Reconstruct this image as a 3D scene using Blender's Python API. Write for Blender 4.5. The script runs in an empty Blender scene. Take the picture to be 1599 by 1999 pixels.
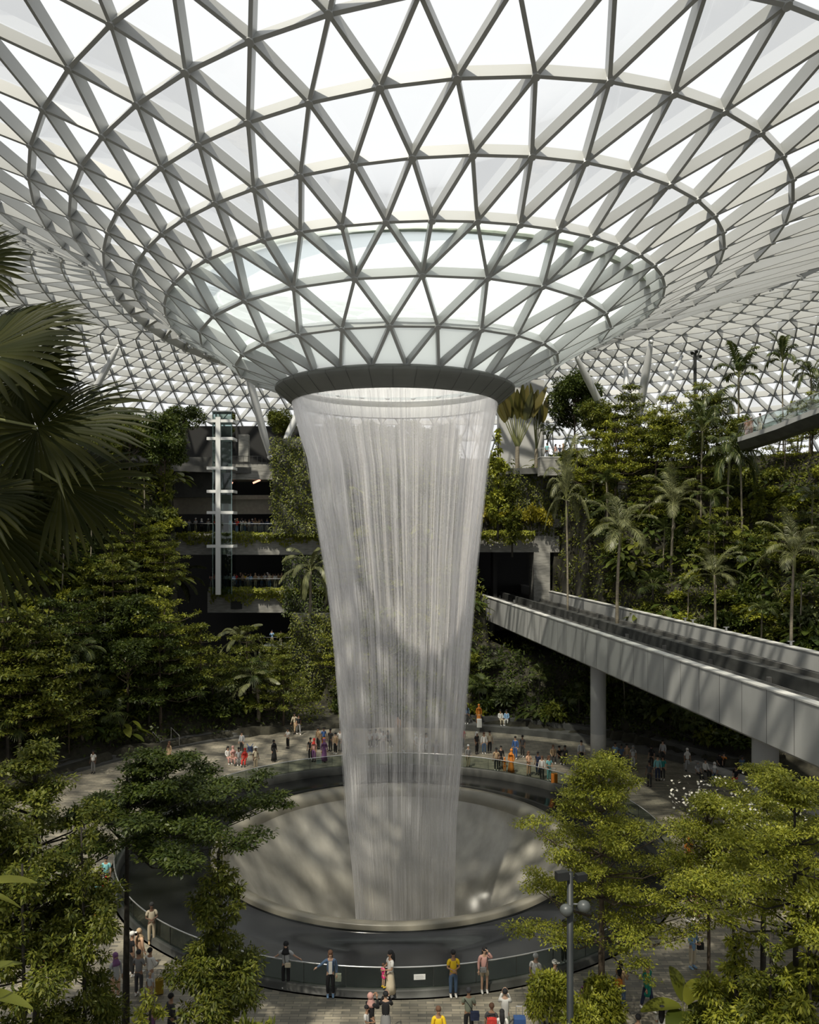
import bpy, math, random
import numpy as np
from mathutils import Vector, Matrix
PI = math.pi
sc = bpy.context.scene
COL = sc.collection
F, CX, HY, CZ = 1600.0, 799.5, 1033.0, 17.7      # focal length in pixels, image centre, horizon row, eye height


def at(px, py, Y):
    """point at distance Y seen at a pixel of the photograph"""
    return Vector(((px - CX) / F * Y, Y, CZ - (py - HY) / F * Y))


def pix(p):
    return CX + F * p[0] / p[1], HY - F * (p[2] - CZ) / p[1]


# ------------------------------------------------------------------ materials
def new_mat(name):
    m = bpy.data.materials.new(name)
    m.use_nodes = True
    nt = m.node_tree
    nt.nodes.clear()
    return m, nt, nt.nodes, nt.links


def mat(name, col, rough=0.6, metal=0.0, var=0.0, scale=3.0, spec=0.5, stretch=None):
    m, nt, N, L = new_mat(name)
    out = N.new('ShaderNodeOutputMaterial')
    b = N.new('ShaderNodeBsdfPrincipled')
    b.inputs['Roughness'].default_value = rough
    b.inputs['Metallic'].default_value = metal
    b.inputs['Specular IOR Level'].default_value = spec
    L.new(b.outputs[0], out.inputs[0])
    if var:
        tc = N.new('ShaderNodeTexCoord')
        nz = N.new('ShaderNodeTexNoise')
        nz.inputs['Scale'].default_value = scale
        nz.inputs['Detail'].default_value = 6
        if stretch:
            mp = N.new('ShaderNodeMapping')
            mp.inputs['Scale'].default_value = stretch
            L.new(tc.outputs['Object'], mp.inputs[0])
            L.new(mp.outputs[0], nz.inputs['Vector'])
        else:
            L.new(tc.outputs['Object'], nz.inputs['Vector'])
        cr = N.new('ShaderNodeValToRGB')
        cr.color_ramp.elements[0].position = 0.3
        cr.color_ramp.elements[1].position = 0.7
        cr.color_ramp.elements[0].color = [c * (1 - var) for c in col] + [1]
        cr.color_ramp.elements[1].color = [min(1, c * (1 + var)) for c in col] + [1]
        L.new(nz.outputs['Fac'], cr.inputs[0])
        L.new(cr.outputs[0], b.inputs['Base Color'])
    else:
        b.inputs['Base Color'].default_value = (*col, 1)
    return m


def leaf_mat(name, ca, cb, trans=0.35, rough=0.45, spec=0.35):
    """leaf surface: each leaf its own hue between ca and cb, some light passing through"""
    m, nt, N, L = new_mat(name)
    out = N.new('ShaderNodeOutputMaterial')
    g = N.new('ShaderNodeNewGeometry')
    cr = N.new('ShaderNodeValToRGB')
    cr.color_ramp.elements[0].color = (*ca, 1)
    cr.color_ramp.elements[1].color = (*cb, 1)
    L.new(g.outputs['Random Per Island'], cr.inputs[0])
    d = N.new('ShaderNodeBsdfPrincipled')
    d.inputs['Roughness'].default_value = rough
    d.inputs['Specular IOR Level'].default_value = spec
    t = N.new('ShaderNodeBsdfTranslucent')
    mx = N.new('ShaderNodeMixShader')
    mx.inputs[0].default_value = trans
    L.new(cr.outputs[0], d.inputs['Base Color'])
    L.new(cr.outputs[0], t.inputs['Color'])
    L.new(d.outputs[0], mx.inputs[1])
    L.new(t.outputs[0], mx.inputs[2])
    L.new(mx.outputs[0], out.inputs[0])
    return m


def glass_mat(name, tint, refl=1.0, rough=0.02):
    m, nt, N, L = new_mat(name)
    out = N.new('ShaderNodeOutputMaterial')
    t = N.new('ShaderNodeBsdfTransparent')
    t.inputs[0].default_value = (*tint, 1)
    gl = N.new('ShaderNodeBsdfGlossy')
    gl.inputs['Roughness'].default_value = rough
    fr = N.new('ShaderNodeFresnel')
    fr.inputs['IOR'].default_value = 1.45
    mul = N.new('ShaderNodeMath')
    mul.operation = 'MULTIPLY'
    mul.inputs[1].default_value = refl
    mx = N.new('ShaderNodeMixShader')
    L.new(fr.outputs[0], mul.inputs[0])
    L.new(mul.outputs[0], mx.inputs[0])
    L.new(t.outputs[0], mx.inputs[1])
    L.new(gl.outputs[0], mx.inputs[2])
    L.new(mx.outputs[0], out.inputs[0])
    return m


# ------------------------------------------------------------------ mesh building
class MB:
    """collects shapes, links them as one mesh object"""

    def __init__(self):
        self.v, self.f, self.m = [], [], []

    def add(self, vs, fs, mi=0):
        o = len(self.v)
        self.v += [tuple(p) for p in vs]
        self.f += [tuple(i + o for i in q) for q in fs]
        self.m += [mi] * len(fs)

    def box(self, c, s, rz=0.0, mi=0):
        x, y, z = s[0] / 2, s[1] / 2, s[2] / 2
        ca, sa = math.cos(rz), math.sin(rz)
        vs = []
        for dz in (-z, z):
            for dx, dy in ((-x, -y), (x, -y), (x, y), (-x, y)):
                vs.append((c[0] + dx * ca - dy * sa, c[1] + dx * sa + dy * ca, c[2] + dz))
        self.add(vs, [(3, 2, 1, 0), (4, 5, 6, 7), (0, 1, 5, 4), (1, 2, 6, 5), (2, 3, 7, 6), (3, 0, 4, 7)], mi)

    def bar(self, p, q, w, d, up=(0, 0, 1), mi=0, lo=None):
        """rectangular member from p to q, w wide, reaching from lo to lo+d along up"""
        p, q, up = Vector(p), Vector(q), Vector(up)
        a = (q - p).normalized()
        s = a.cross(up)
        if s.length < 1e-6:
            s = a.cross(Vector((1, 0, 0)))
        s.normalize()
        u = s.cross(a)
        lo = -d / 2 if lo is None else lo
        vs = []
        for e in (p, q):
            for i, j in ((-.5, 0), (.5, 0), (.5, 1), (-.5, 1)):
                vs.append(e + s * (w * i) + u * (lo + d * j))
        self.add(vs, [(3, 2, 1, 0), (4, 5, 6, 7), (0, 1, 5, 4), (1, 2, 6, 5), (2, 3, 7, 6), (3, 0, 4, 7)], mi)

    def tube(self, pts, rad, n=8, mi=0, cap=True):
        pts = [Vector(p) for p in pts]
        if not hasattr(rad, '__len__'):
            rad = [rad] * len(pts)
        vs, fs = [], []
        ref = None
        for i, p in enumerate(pts):
            a = (pts[min(i + 1, len(pts) - 1)] - pts[max(i - 1, 0)])
            if a.length < 1e-9:
                a = Vector((0, 0, 1))
            a.normalize()
            if ref is None:
                ref = a.orthogonal().normalized()
            ref = ref - a * ref.dot(a)
            if ref.length < 1e-6:
                ref = a.orthogonal()
            ref.normalize()
            b = a.cross(ref)
            for k in range(n):
                t = 2 * PI * k / n
                vs.append(p + (ref * math.cos(t) + b * math.sin(t)) * rad[i])
        for i in range(len(pts) - 1):
            for k in range(n):
                k2 = (k + 1) % n
                fs.append((i * n + k, i * n + k2, (i + 1) * n + k2, (i + 1) * n + k))
        if cap:
            fs.append(tuple(range(n - 1, -1, -1)))
            fs.append(tuple(range((len(pts) - 1) * n, len(pts) * n)))
        self.add(vs, fs, mi)

    def lathe(self, prof, n=96, c=(0, 0, 0), mi=0, a0=0.0, a1=2 * PI, closed=False):
        """profile of (r, z) turned about a vertical axis through c"""
        full = abs(a1 - a0 - 2 * PI) < 1e-6
        m = n if full else n + 1
        vs = []
        for r, z in prof:
            for k in range(m):
                t = a0 + (a1 - a0) * k / n
                vs.append((c[0] + r * math.cos(t), c[1] + r * math.sin(t), c[2] + z))
        fs = []
        P = len(prof)
        for i in range(P if closed else P - 1):
            i2 = (i + 1) % P
            for k in range(n):
                k2 = (k + 1) % m
                fs.append((i * m + k, i * m + k2, i2 * m + k2, i2 * m + k))
        self.add(vs, fs, mi)
        if closed and not full:
            self.add([vs[i * m] for i in range(P)], [tuple(range(P))], mi)
            self.add([vs[i * m + n] for i in range(P)], [tuple(range(P))], mi)

    def ball(self, c, r, n=10, m=6, mi=0):
        r = r if hasattr(r, '__len__') else (r, r, r)
        vs = [(c[0], c[1], c[2] - r[2])]
        for i in range(1, m):
            t = PI * i / m
            for k in range(n):
                p = 2 * PI * k / n
                vs.append((c[0] + r[0] * math.sin(t) * math.cos(p), c[1] + r[1] * math.sin(t) * math.sin(p), c[2] - r[2] * math.cos(t)))
        vs.append((c[0], c[1], c[2] + r[2]))
        fs = [(0, 1 + (k + 1) % n, 1 + k) for k in range(n)]
        for i in range(m - 2):
            for k in range(n):
                k2 = (k + 1) % n
                a = 1 + i * n
                fs.append((a + k, a + k2, a + n + k2, a + n + k))
        a = 1 + (m - 2) * n
        fs += [(a + k, a + (k + 1) % n, len(vs) - 1) for k in range(n)]
        self.add(vs, fs, mi)

    def mesh(self, name, mats, smooth=False):
        me = bpy.data.meshes.new(name)
        me.from_pydata(self.v, [], self.f)
        for mm in (mats if isinstance(mats, (list, tuple)) else [mats]):
            me.materials.append(mm)
        if any(self.m):
            me.polygons.foreach_set('material_index', self.m)
        if smooth:
            me.polygons.foreach_set('use_smooth', [True] * len(me.polygons))
        me.update()
        return me

    def obj(self, name, mats, parent=None, smooth=False):
        return link(name, self.mesh(name, mats, smooth), parent)


def fast_mesh(name, V, Fq, mats, mi=None):
    """quads given as numpy arrays"""
    me = bpy.data.meshes.new(name)
    me.vertices.add(len(V))
    me.vertices.foreach_set('co', np.asarray(V, np.float32).ravel())
    k = Fq.shape[1]
    me.loops.add(Fq.size)
    me.loops.foreach_set('vertex_index', Fq.astype(np.int32).ravel())
    me.polygons.add(len(Fq))
    me.polygons.foreach_set('loop_start', np.arange(0, Fq.size, k, dtype=np.int32))
    for mm in (mats if isinstance(mats, (list, tuple)) else [mats]):
        me.materials.append(mm)
    if mi is not None:
        me.polygons.foreach_set('material_index', np.asarray(mi, np.int32))
    me.update(calc_edges=True)
    me.validate()
    return me


def link(name, me, parent=None):
    o = bpy.data.objects.new(name, me)
    COL.objects.link(o)
    if parent:
        o.parent = parent
    return o


def thing(name, label, cat, loc=(0, 0, 0), rz=0.0, group=None):
    o = bpy.data.objects.new(name, None)
    o.empty_display_size = 0.3
    COL.objects.link(o)
    o.location = loc
    o.rotation_euler = (0, 0, rz)
    return tag(o, label, cat, group)


def tag(o, label=None, cat=None, group=None, kind=None):
    if label:
        o['label'] = label
    if cat:
        o['category'] = cat
    if group:
        o['group'] = group
    if kind:
        o['kind'] = kind
    return o


def struct(o, label=None):
    o['kind'] = 'structure'
    if label:
        o['label'] = label
    return o


# palette
M_steel = mat('painted_steel', (0.46, 0.47, 0.465), 0.4)
M_tube = mat('silver_tube_paint', (0.62, 0.63, 0.63), 0.3, 0.25)
M_collar = mat('ring_cladding', (0.15, 0.155, 0.14), 0.55, var=0.12, scale=0.6)
M_joint = mat('dark_joint', (0.06, 0.06, 0.055), 0.7)
M_conc = mat('board_marked_concrete', (0.27, 0.265, 0.245), 0.8, var=0.3, scale=1.2, stretch=(1, 1, 6))
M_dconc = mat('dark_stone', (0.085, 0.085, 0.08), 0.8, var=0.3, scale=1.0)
M_bridge = mat('bridge_paint', (0.36, 0.365, 0.36), 0.6, var=0.10, scale=0.7, stretch=(1, 1, .25))
M_light = mat('pale_coping', (0.55, 0.55, 0.53), 0.55, var=0.1)
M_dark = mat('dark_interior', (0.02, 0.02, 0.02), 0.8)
M_track = mat('track_bed', (0.045, 0.047, 0.045), 0.75, var=0.3, scale=1.5)
M_rail = mat('rail_steel', (0.35, 0.35, 0.35), 0.35, 0.8)
M_soil = mat('planting_soil', (0.030, 0.028, 0.018), 0.95, var=0.4)
M_bark = mat('bark', (0.085, 0.065, 0.045), 0.9, var=0.35, scale=6)
M_dbark = mat('dark_bark', (0.03, 0.026, 0.02), 0.9, var=0.3, scale=6)
M_pbark = mat('pale_palm_trunk', (0.20, 0.175, 0.13), 0.85, var=0.3, scale=4, stretch=(1, 1, 5))
M_chrome = mat('brushed_steel', (0.62, 0.63, 0.63), 0.25, 0.7)
M_white = mat('white_paint', (0.75, 0.76, 0.75), 0.5)
M_black = mat('black_paint', (0.02, 0.022, 0.022), 0.5)
M_rim = mat('wet_stone_rim', (0.22, 0.205, 0.165), 0.35, var=0.12, scale=0.9)
M_basin = mat('polished_black_stone', (0.012, 0.013, 0.013), 0.13, var=0.2, scale=0.5, spec=0.55)
M_kerb = mat('basin_kerb', (0.055, 0.057, 0.052), 0.5, var=0.15)
M_roof_glass = glass_mat('roof_glass', (0.93, 0.945, 0.955), 0.35)
M_wet_glass = glass_mat('roof_glass_wet', (0.86, 0.92, 0.93), 0.35)
_n = M_wet_glass.node_tree                       # panes wetted by the water running down: half clear, half milky
_o = _n.nodes['Material Output']
_s = _o.inputs[0].links[0].from_socket
_t = _n.nodes.new('ShaderNodeBsdfTranslucent')
_t.inputs[0].default_value = (0.84, 0.92, 0.93, 1)
_m = _n.nodes.new('ShaderNodeMixShader')
_m.inputs[0].default_value = 0.55
_n.links.new(_s, _m.inputs[1])
_n.links.new(_t.outputs[0], _m.inputs[2])
_n.links.new(_m.outputs[0], _o.inputs[0])
M_rail_glass = glass_mat('balustrade_glass', (0.70, 0.75, 0.72), 0.2)
M_lift_glass = glass_mat('lift_glass', (0.80, 0.86, 0.85), 1.0)

# ------------------------------------------------------------------ camera, sky, sun
cam = bpy.data.cameras.new('camera')
cam.sensor_fit = 'HORIZONTAL'
cam.sensor_width = 36.0
cam.lens = F * 36.0 / 1599.0
cam.shift_y = (HY - 999.5) / 1599.0
cam.clip_end = 1000
camo = bpy.data.objects.new('camera', cam)
COL.objects.link(camo)
camo.location = (0, 0, CZ)
camo.rotation_euler = (PI / 2, 0, 0)
sc.camera = camo

w = bpy.data.worlds.new('overcast_sky')
sc.world = w
w.use_nodes = True
bg = w.node_tree.nodes['Background']
bg.inputs[0].default_value = (0.985, 0.99, 0.985, 1)
bg.inputs[1].default_value = SKY = 0.86

sun = bpy.data.lights.new('sun', 'SUN')
sun.energy = 4.0
sun.angle = math.radians(1.2)
sun.color = (1.0, 0.92, 0.76)
suno = bpy.data.objects.new('sun', sun)
COL.objects.link(suno)
SUN = Vector((-0.24, -0.46, 0.85)).normalized()
suno.rotation_euler = SUN.to_track_quat('Z', 'Y').to_euler()
suno.location = SUN * 150

vs = sc.view_settings
vs.view_transform = 'Standard'
vs.look = 'None'
vs.gamma = 1
vs.use_curve_mapping = False
vs.exposure = 0.35
cy = sc.cycles
cy.max_bounces = 8
cy.diffuse_bounces = 4
cy.glossy_bounces = 3
cy.transmission_bounces = 4
cy.transparent_max_bounces = 48
cy.caustics_reflective = False
cy.caustics_refractive = False
cy.sample_clamp_indirect = 6
cy.use_denoising = True

AX = (-0.8, 46.1)        # axis of the water column
ORD = []
# ------------------------------------------------------------------ glass roof: funnel rings measured ring by ring, then the outer shell
def ring(p, N):
    cx, cy_, R, z0, tx, ty, ph, c2, s2, zc, zs = p
    out = []
    for j in range(N):
        t = ph + j * 2 * PI / N
        r = R + c2 * math.cos(2 * t) + s2 * math.sin(2 * t)
        out.append(Vector((cx + r * math.cos(t), cy_ + r * math.sin(t), z0 + tx * r * math.cos(t) + ty * r * math.sin(t) + zc * math.cos(2 * t) + zs * math.sin(2 * t))))
    return out


FIT = [
    ((-0.8, 46.1, 6.35, 25.55, 0.0, 0.0, -2.65 + PI / 24 * 1.0, 0, 0, 0, 0), 24),
    ((-0.624, 46.104, 8.742, 26.593, 0.036, -0.054, -2.65, 0.211, 0.141, 0.057, 0.048), 24),
    ((-0.243, 46.01, 11.174, 28.202, 0.028, -0.017, -2.547, 0.075, -0.003, -0.088, -0.004), 24),
    ((0.193, 46.231, 13.68, 29.188, 0.037, -0.062, -2.699, -0.205, -0.101, 0.198, 0.107), 48),
    ((0.545, 46.149, 16.058, 30.612, 0.03, -0.027, -2.514, -0.56, -0.527, -0.035, -0.094), 48),
    ((1.144, 46.223, 18.514, 31.061, 0.046, -0.075, -2.728, -1.015, -0.741, 0.19, 0.036), 48),
    ((3.813, 45.825, 21.573, 33.204, 0.025, 0.002, -2.779, -0.408, -0.235, -0.5, -0.113), 48),
    ((3.166, 46.333, 23.16, 34.81, 0.043, -0.005, -2.82, -0.898, -0.236, -0.704, -0.294), 48),
]
G = FIT[-1][0]
RC, ZC, RE, ZE = 48.0, 41.8, 91.0, 25.0
k, R, N, ph = 0, G[2], 48, G[6]
while R < RE - 0.5:
    k += 1
    R = min(RE, R + (2.55 if R < 60 else 2.9))
    N2 = 96 if R > 29 else 48
    N2 = 192 if R > 62 else N2
    f = max(0.0, 1 - k / 6)
    ph = ph + PI / N if N2 == N else ph
    if R < RC:
        s = (R - G[2]) / (RC - G[2])
        z = G[3] + (ZC - G[3]) * (1.75 * s - 0.75 * s * s) * (1 if s < 1 else 1)
        z = min(z, ZC)
    else:
        z = ZE + (ZC - ZE) * math.sqrt(max(0.0, 1 - ((R - RC) / (RE - RC)) ** 2.3))
    FIT.append(((G[0] + (2.0 - G[0]) * (1 - f), G[1], R, z, G[4] * f, G[5] * f, ph, G[7] * f, G[8] * f, G[9] * f, G[10] * f), N2))
    N = N2
RINGS = [ring(p, n) for p, n in FIT]


OFFS = [0, -1, None, -2, 1, -1, 0]                # how each ring's joints meet the next ring's, read off the photograph


def strips(li):
    """triangles between ring li and the next one"""
    n, m_ = FIT[li][1], FIT[li + 1][1]
    o = OFFS[li] if li < len(OFFS) else -1
    out = []
    for i in range(n):
        A, A2 = ('a', i), ('a', (i + 1) % n)
        if m_ == n:
            out += [(A, A2, ('b', (i + o + 1) % m_)), (A, ('b', (i + o) % m_), ('b', (i + o + 1) % m_))]
        else:
            s = 0 if li == 2 else -1
            u0, u1, u2 = [('b', (2 * i + s + k_) % m_) for k_ in range(3)]
            out += [(A, u0, u1), (A, u1, u2), (A, A2, u2)]
    return out


lat, gla, joints = MB(), MB(), MB()
cent = []
for li in range(len(RINGS)):
    a = RINGS[li]
    lo = RINGS[max(0, li - 1)]
    hi = RINGS[min(len(RINGS) - 1, li + 1)]
    nrm = []
    for j, p in enumerate(a):
        n_ = len(a)
        t1 = a[(j + 1) % n_] - a[j - 1]
        # radial tangent from the two neighbour rings
        q1 = lo[round(j * len(lo) / n_) % len(lo)]
        q2 = hi[round(j * len(hi) / n_) % len(hi)]
        c = Vector((FIT[li][0][0], FIT[li][0][1], 0))
        rad = Vector((p.x - c.x, p.y - c.y, 0)).normalized()
        r1 = math.hypot(q1.x - c.x, q1.y - c.y)
        r2 = math.hypot(q2.x - c.x, q2.y - c.y)
        sl = (q2.z - q1.z) / max(r2 - r1, 1e-3)
        nn = Vector((-rad.x * sl, -rad.y * sl, 1)).normalized()
        nrm.append(nn)
    cent.append(nrm)
for li in range(len(RINGS)):
    a, na_ = RINGS[li], cent[li]
    n = len(a)
    near = li < 18
    wd, dp = (0.145, 0.50) if near else (0.16, 0.92)
    if li > 0:
        for j in range(n):
            lat.bar(a[j], a[(j + 1) % n], wd, dp, na_[j] + na_[(j + 1) % n], lo=0)
    if 0 < li < 14:
        for j in range(n):
            joints.tube([a[j] - na_[j] * 0.06, a[j] + na_[j] * 0.1], 0.16, 8)
    if li + 1 < len(RINGS):
        b, nb_ = RINGS[li + 1], cent[li + 1]
        seen = set()
        for t in strips(li):
            pts = [((a if s == 'a' else b)[i], (na_ if s == 'a' else nb_)[i]) for s, i in t]
            gla.add([p + q * (dp + 0.03) for p, q in pts], [(0, 1, 2)], 1 if li < 3 else 0)
            for x in range(3):
                e = (t[x], t[(x + 1) % 3])
                if e[0][0] != e[1][0]:
                    key = (e[0][1], e[1][1]) if e[0][0] == 'a' else (e[1][1], e[0][1])
                    if key in seen:
                        continue
                    seen.add(key)
                    lat.bar(a[key[0]], b[key[1]], wd, dp, na_[key[0]] + nb_[key[1]], lo=0)
ceil = struct(lat.obj('ceiling', M_steel), 'white steel lattice of the glass roof funnel and dome')
struct(joints.obj('node_joint', M_steel, ceil))
struct(gla.obj('window_1', [M_roof_glass, M_wet_glass]), 'triangular glass panes of the roof')

# trough of standing water on the outside of the funnel, seen through the panes
tr = MB()
tr.lathe([(12.9, 29.9), (12.85, 30.15), (12.6, 30.2), (12.6, 29.9)], 96, (FIT[3][0][0], FIT[3][0][1], 0), closed=True)
M_trough = mat('trough_film', (0.42, 0.46, 0.38), 0.5, var=0.4, scale=1.5)
tr_o = tr.obj('overflow_trough', M_trough)
tag(tr_o, 'thin greenish gutter ring circling the funnel behind its glass', 'gutter')
tr_o.rotation_euler = (0, 0, 0)

# collar from which the water drops
collar = thing('oculus_ring', 'dark grey collar ring at the foot of the glass funnel', 'ring', (AX[0], AX[1], 24.7))
cb = MB()
cb.lathe([(6.30, 1.05), (6.68, 0.86), (6.68, 0.70), (6.30, 0.40), (5.95, 0.10), (5.74, -0.03), (5.66, 0.0), (5.66, 0.9), (6.0, 1.1)], 144, closed=True)
sb = cb
for kx in range(36):
    t = 2 * PI * kx / 36
    c, s = math.cos(t), math.sin(t)
    sb.tube([(6.685 * c, 6.685 * s, 0.86), (6.685 * c, 6.685 * s, 0.70), (6.31 * c, 6.31 * s, 0.385), (5.95 * c, 5.95 * s, 0.085), (5.75 * c, 5.75 * s, -0.04)], 0.008, 4, 1)
cb.obj('body', [M_collar, M_joint], collar, True)

# ------------------------------------------------------------------ the falling water
PROF = [(5.66, -.82, 24.72), (5.30, -.76, 23.0), (4.92, -.65, 21.5), (4.58, -.60, 18.65), (4.12, -.5, 15.5), (3.86, -.42, 12.9), (3.60, -.41, 10.0), (3.38, -.40, 7.1), (3.18, -.4, 4.2), (2.98, -.43, 1.4), (2.75, -.3, -2.0), (2.6, -.2, -6.0), (2.5, -.2, -11.0)]


def water_at(z):
    for (r0, x0, z0), (r1, x1, z1) in zip(PROF, PROF[1:]):
        if z1 <= z <= z0:
            t = (z0 - z) / (z0 - z1)
            return r0 + (r1 - r0) * t, x0 + (x1 - x0) * t
    return PROF[-1][:2] if z < PROF[-1][2] else PROF[0][:2]


def water_mat(name, dens, streak, top, lo_, hi_, uscale):
    """thin sheet of falling drops: white where drops are dense, open where they are not"""
    m, nt, N, L = new_mat(name)
    out = N.new('ShaderNodeOutputMaterial')
    uv = N.new('ShaderNodeUVMap')
    mp = N.new('ShaderNodeMapping')
    mp.inputs['Scale'].default_value = (uscale, streak, 1)
    nz = N.new('ShaderNodeTexNoise')
    nz.inputs['Scale'].default_value = 1.0
    nz.inputs['Detail'].default_value = 5
    nz.inputs['Roughness'].default_value = 0.65
    L.new(uv.outputs[0], mp.inputs[0])
    L.new(mp.outputs[0], nz.inputs['Vector'])
    mr = N.new('ShaderNodeMapRange')
    mr.inputs['From Min'].default_value = 0.36
    mr.inputs['From Max'].default_value = 0.68
    mr.inputs['To Min'].default_value = lo_ * dens
    mr.inputs['To Max'].default_value = hi_ * dens
    L.new(nz.outputs['Fac'], mr.inputs[0])
    # the sheet is thicker just under the collar and opens as it falls
    sp = N.new('ShaderNodeSeparateXYZ')
    L.new(uv.outputs[0], sp.inputs[0])
    ad = N.new('ShaderNodeMapRange')
    ad.inputs['From Min'].default_value = 24.7 - top
    ad.inputs['From Max'].default_value = 24.7
    ad.inputs['To Min'].default_value = 0.0
    ad.inputs['To Max'].default_value = 0.13
    L.new(sp.outputs['Y'], ad.inputs[0])

    def op(kind, a_, b_=None, clamp=False):
        q = N.new('ShaderNodeMath')
        q.operation = kind
        q.use_clamp = clamp
        for i_, x_ in enumerate((a_, b_)):
            if x_ is None:
                continue
            if isinstance(x_, (int, float)):
                q.inputs[i_].default_value = x_
            else:
                L.new(x_, q.inputs[i_])
        return q.outputs[0]

    # a ray crossing the sheet at a slant passes more drops: opacity = 1 - exp(-depth / cos)
    ge = N.new('ShaderNodeNewGeometry')
    dt = N.new('ShaderNodeVectorMath')
    dt.operation = 'DOT_PRODUCT'
    L.new(ge.outputs['Normal'], dt.inputs[0])
    L.new(ge.outputs['Incoming'], dt.inputs[1])
    cosv = op('MAXIMUM', op('ABSOLUTE', dt.outputs['Value']), 0.10)
    tau = op('MAXIMUM', op('ADD', mr.outputs[0], ad.outputs[0]), 0.0)
    alpha = op('SUBTRACT', 1.0, op('EXPONENT', op('MULTIPLY', op('DIVIDE', tau, cosv), -1.0)), True)
    tp = N.new('ShaderNodeBsdfTransparent')
    df = N.new('ShaderNodeBsdfDiffuse')
    df.inputs[0].default_value = (0.93, 0.92, 0.93, 1)
    tl = N.new('ShaderNodeBsdfTranslucent')
    tl.inputs[0].default_value = (0.93, 0.92, 0.93, 1)
    m1 = N.new('ShaderNodeMixShader')
    m1.inputs[0].default_value = 0.25
    m2 = N.new('ShaderNodeMixShader')
    L.new(df.outputs[0], m1.inputs[1])
    L.new(tl.outputs[0], m1.inputs[2])
    L.new(alpha, m2.inputs[0])
    L.new(tp.outputs[0], m2.inputs[1])
    L.new(m1.outputs[0], m2.inputs[2])
    L.new(m2.outputs[0], out.inputs[0])
    return m


def water_shell(name, dr, m, parent, n=160, zlo=-11.0):
    zs_ = np.linspace(24.72, zlo, 60)
    V, UV, Fq = [], [], []
    for z in zs_:
        r, x = water_at(z)
        for kk in range(n + 1):
            t = 2 * PI * kk / n
            V.append((x + (r + dr) * math.cos(t), AX[1] + (r + dr) * math.sin(t), z))
            UV.append((kk / n, z))
    for i in range(len(zs_) - 1):
        for kk in range(n):
            q = i * (n + 1) + kk
            Fq.append((q, q + 1, q + n + 2, q + n + 1))
    me = bpy.data.meshes.new(name)
    me.from_pydata(V, [], Fq)
    me.materials.append(m)
    ul = me.uv_layers.new(name='UVMap')
    idx = np.empty(len(me.loops), np.int32)
    me.loops.foreach_get('vertex_index', idx)
    ul.data.foreach_set('uv', np.array(UV, np.float32)[idx].ravel())
    me.polygons.foreach_set('use_smooth', [True] * len(me.polygons))
    return link(name, me, parent)


fall = thing('waterfall', 'tall white curtain of water falling from the oculus into the pool', 'waterfall')
water_shell('water_sheet', 0.0, water_mat('falling_water_sheet', 1.0, 0.035, 6.5, -0.10, 0.26, 150.0), fall)
water_shell('water_sheet', -0.16, water_mat('falling_water_inner', 0.9, 0.02, 5, -0.06, 0.22, 60.0), fall)
water_shell('water_sheet', 0.10, water_mat('falling_water_spray', 0.5, 0.012, 4.0, 0.10, 0.34, 22.0), fall)
film = MB()
film.lathe([(5.6, 24.72), (5.62, 25.35), (6.1, 25.85), (6.6, 26.2), (7.5, 26.75), (8.6, 27.35)], 120, (AX[0], AX[1], 0))
mf, nt, N_, L_ = new_mat('running_water_film')
out = N_.new('ShaderNodeOutputMaterial')
df = N_.new('ShaderNodeBsdfDiffuse')
df.inputs[0].default_value = (0.93, 0.94, 0.95, 1)
tl = N_.new('ShaderNodeBsdfTranslucent')
tl.inputs[0].default_value = (0.93, 0.94, 0.95, 1)
m1 = N_.new('ShaderNodeMixShader')
m1.inputs[0].default_value = 0.45
L_.new(df.outputs[0], m1.inputs[1])
L_.new(tl.outputs[0], m1.inputs[2])
L_.new(m1.outputs[0], out.inputs[0])
film.obj('running_film', mf, fall, True)
# strands inside the curtain
m, nt, N_, L_ = new_mat('falling_water_strand')
out = N_.new('ShaderNodeOutputMaterial')
tp = N_.new('ShaderNodeBsdfTransparent')
df = N_.new('ShaderNodeBsdfDiffuse')
df.inputs[0].default_value = (0.95, 0.94, 0.95, 1)
tl = N_.new('ShaderNodeBsdfTranslucent')
tl.inputs[0].default_value = (0.95, 0.94, 0.95, 1)
m1 = N_.new('ShaderNodeMixShader')
m2 = N_.new('ShaderNodeMixShader')
m1.inputs[0].default_value = 0.25
m2.inputs[0].default_value = 0.14
L_.new(df.outputs[0], m1.inputs[1])
L_.new(tl.outputs[0], m1.inputs[2])
L_.new(tp.outputs[0], m2.inputs[1])
L_.new(m1.outputs[0], m2.inputs[2])
L_.new(m2.outputs[0], out.inputs[0])
M_strand = m
rng = random.Random(4)
st = MB()
for s in range(430):
    t = rng.uniform(0, 2 * PI)
    dr = rng.uniform(-0.22, 0.18)
    z1 = 24.6 if rng.random() < .6 else rng.uniform(9, 22)
    z0 = max(rng.uniform(0, 6), z1 - rng.uniform(8, 30))
    wd = rng.choice((0.02, 0.03, 0.04, 0.05, 0.08))
    zz = np.linspace(z1, z0, 9)
    pts, rr = [], []
    for i, z in enumerate(zz):
        r, x = water_at(z)
        pts.append((x + (r + dr) * math.cos(t), AX[1] + (r + dr) * math.sin(t), z))
        rr.append(wd * (0.25 + 0.75 * math.sin(PI * min(.98, (i + .4) / 8.4))) * (1 + .5 * i / 8))
    st.tube(pts, rr, 4, cap=False)
tag(st.obj('water_strands', M_strand, fall, True), kind='stuff')

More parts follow.
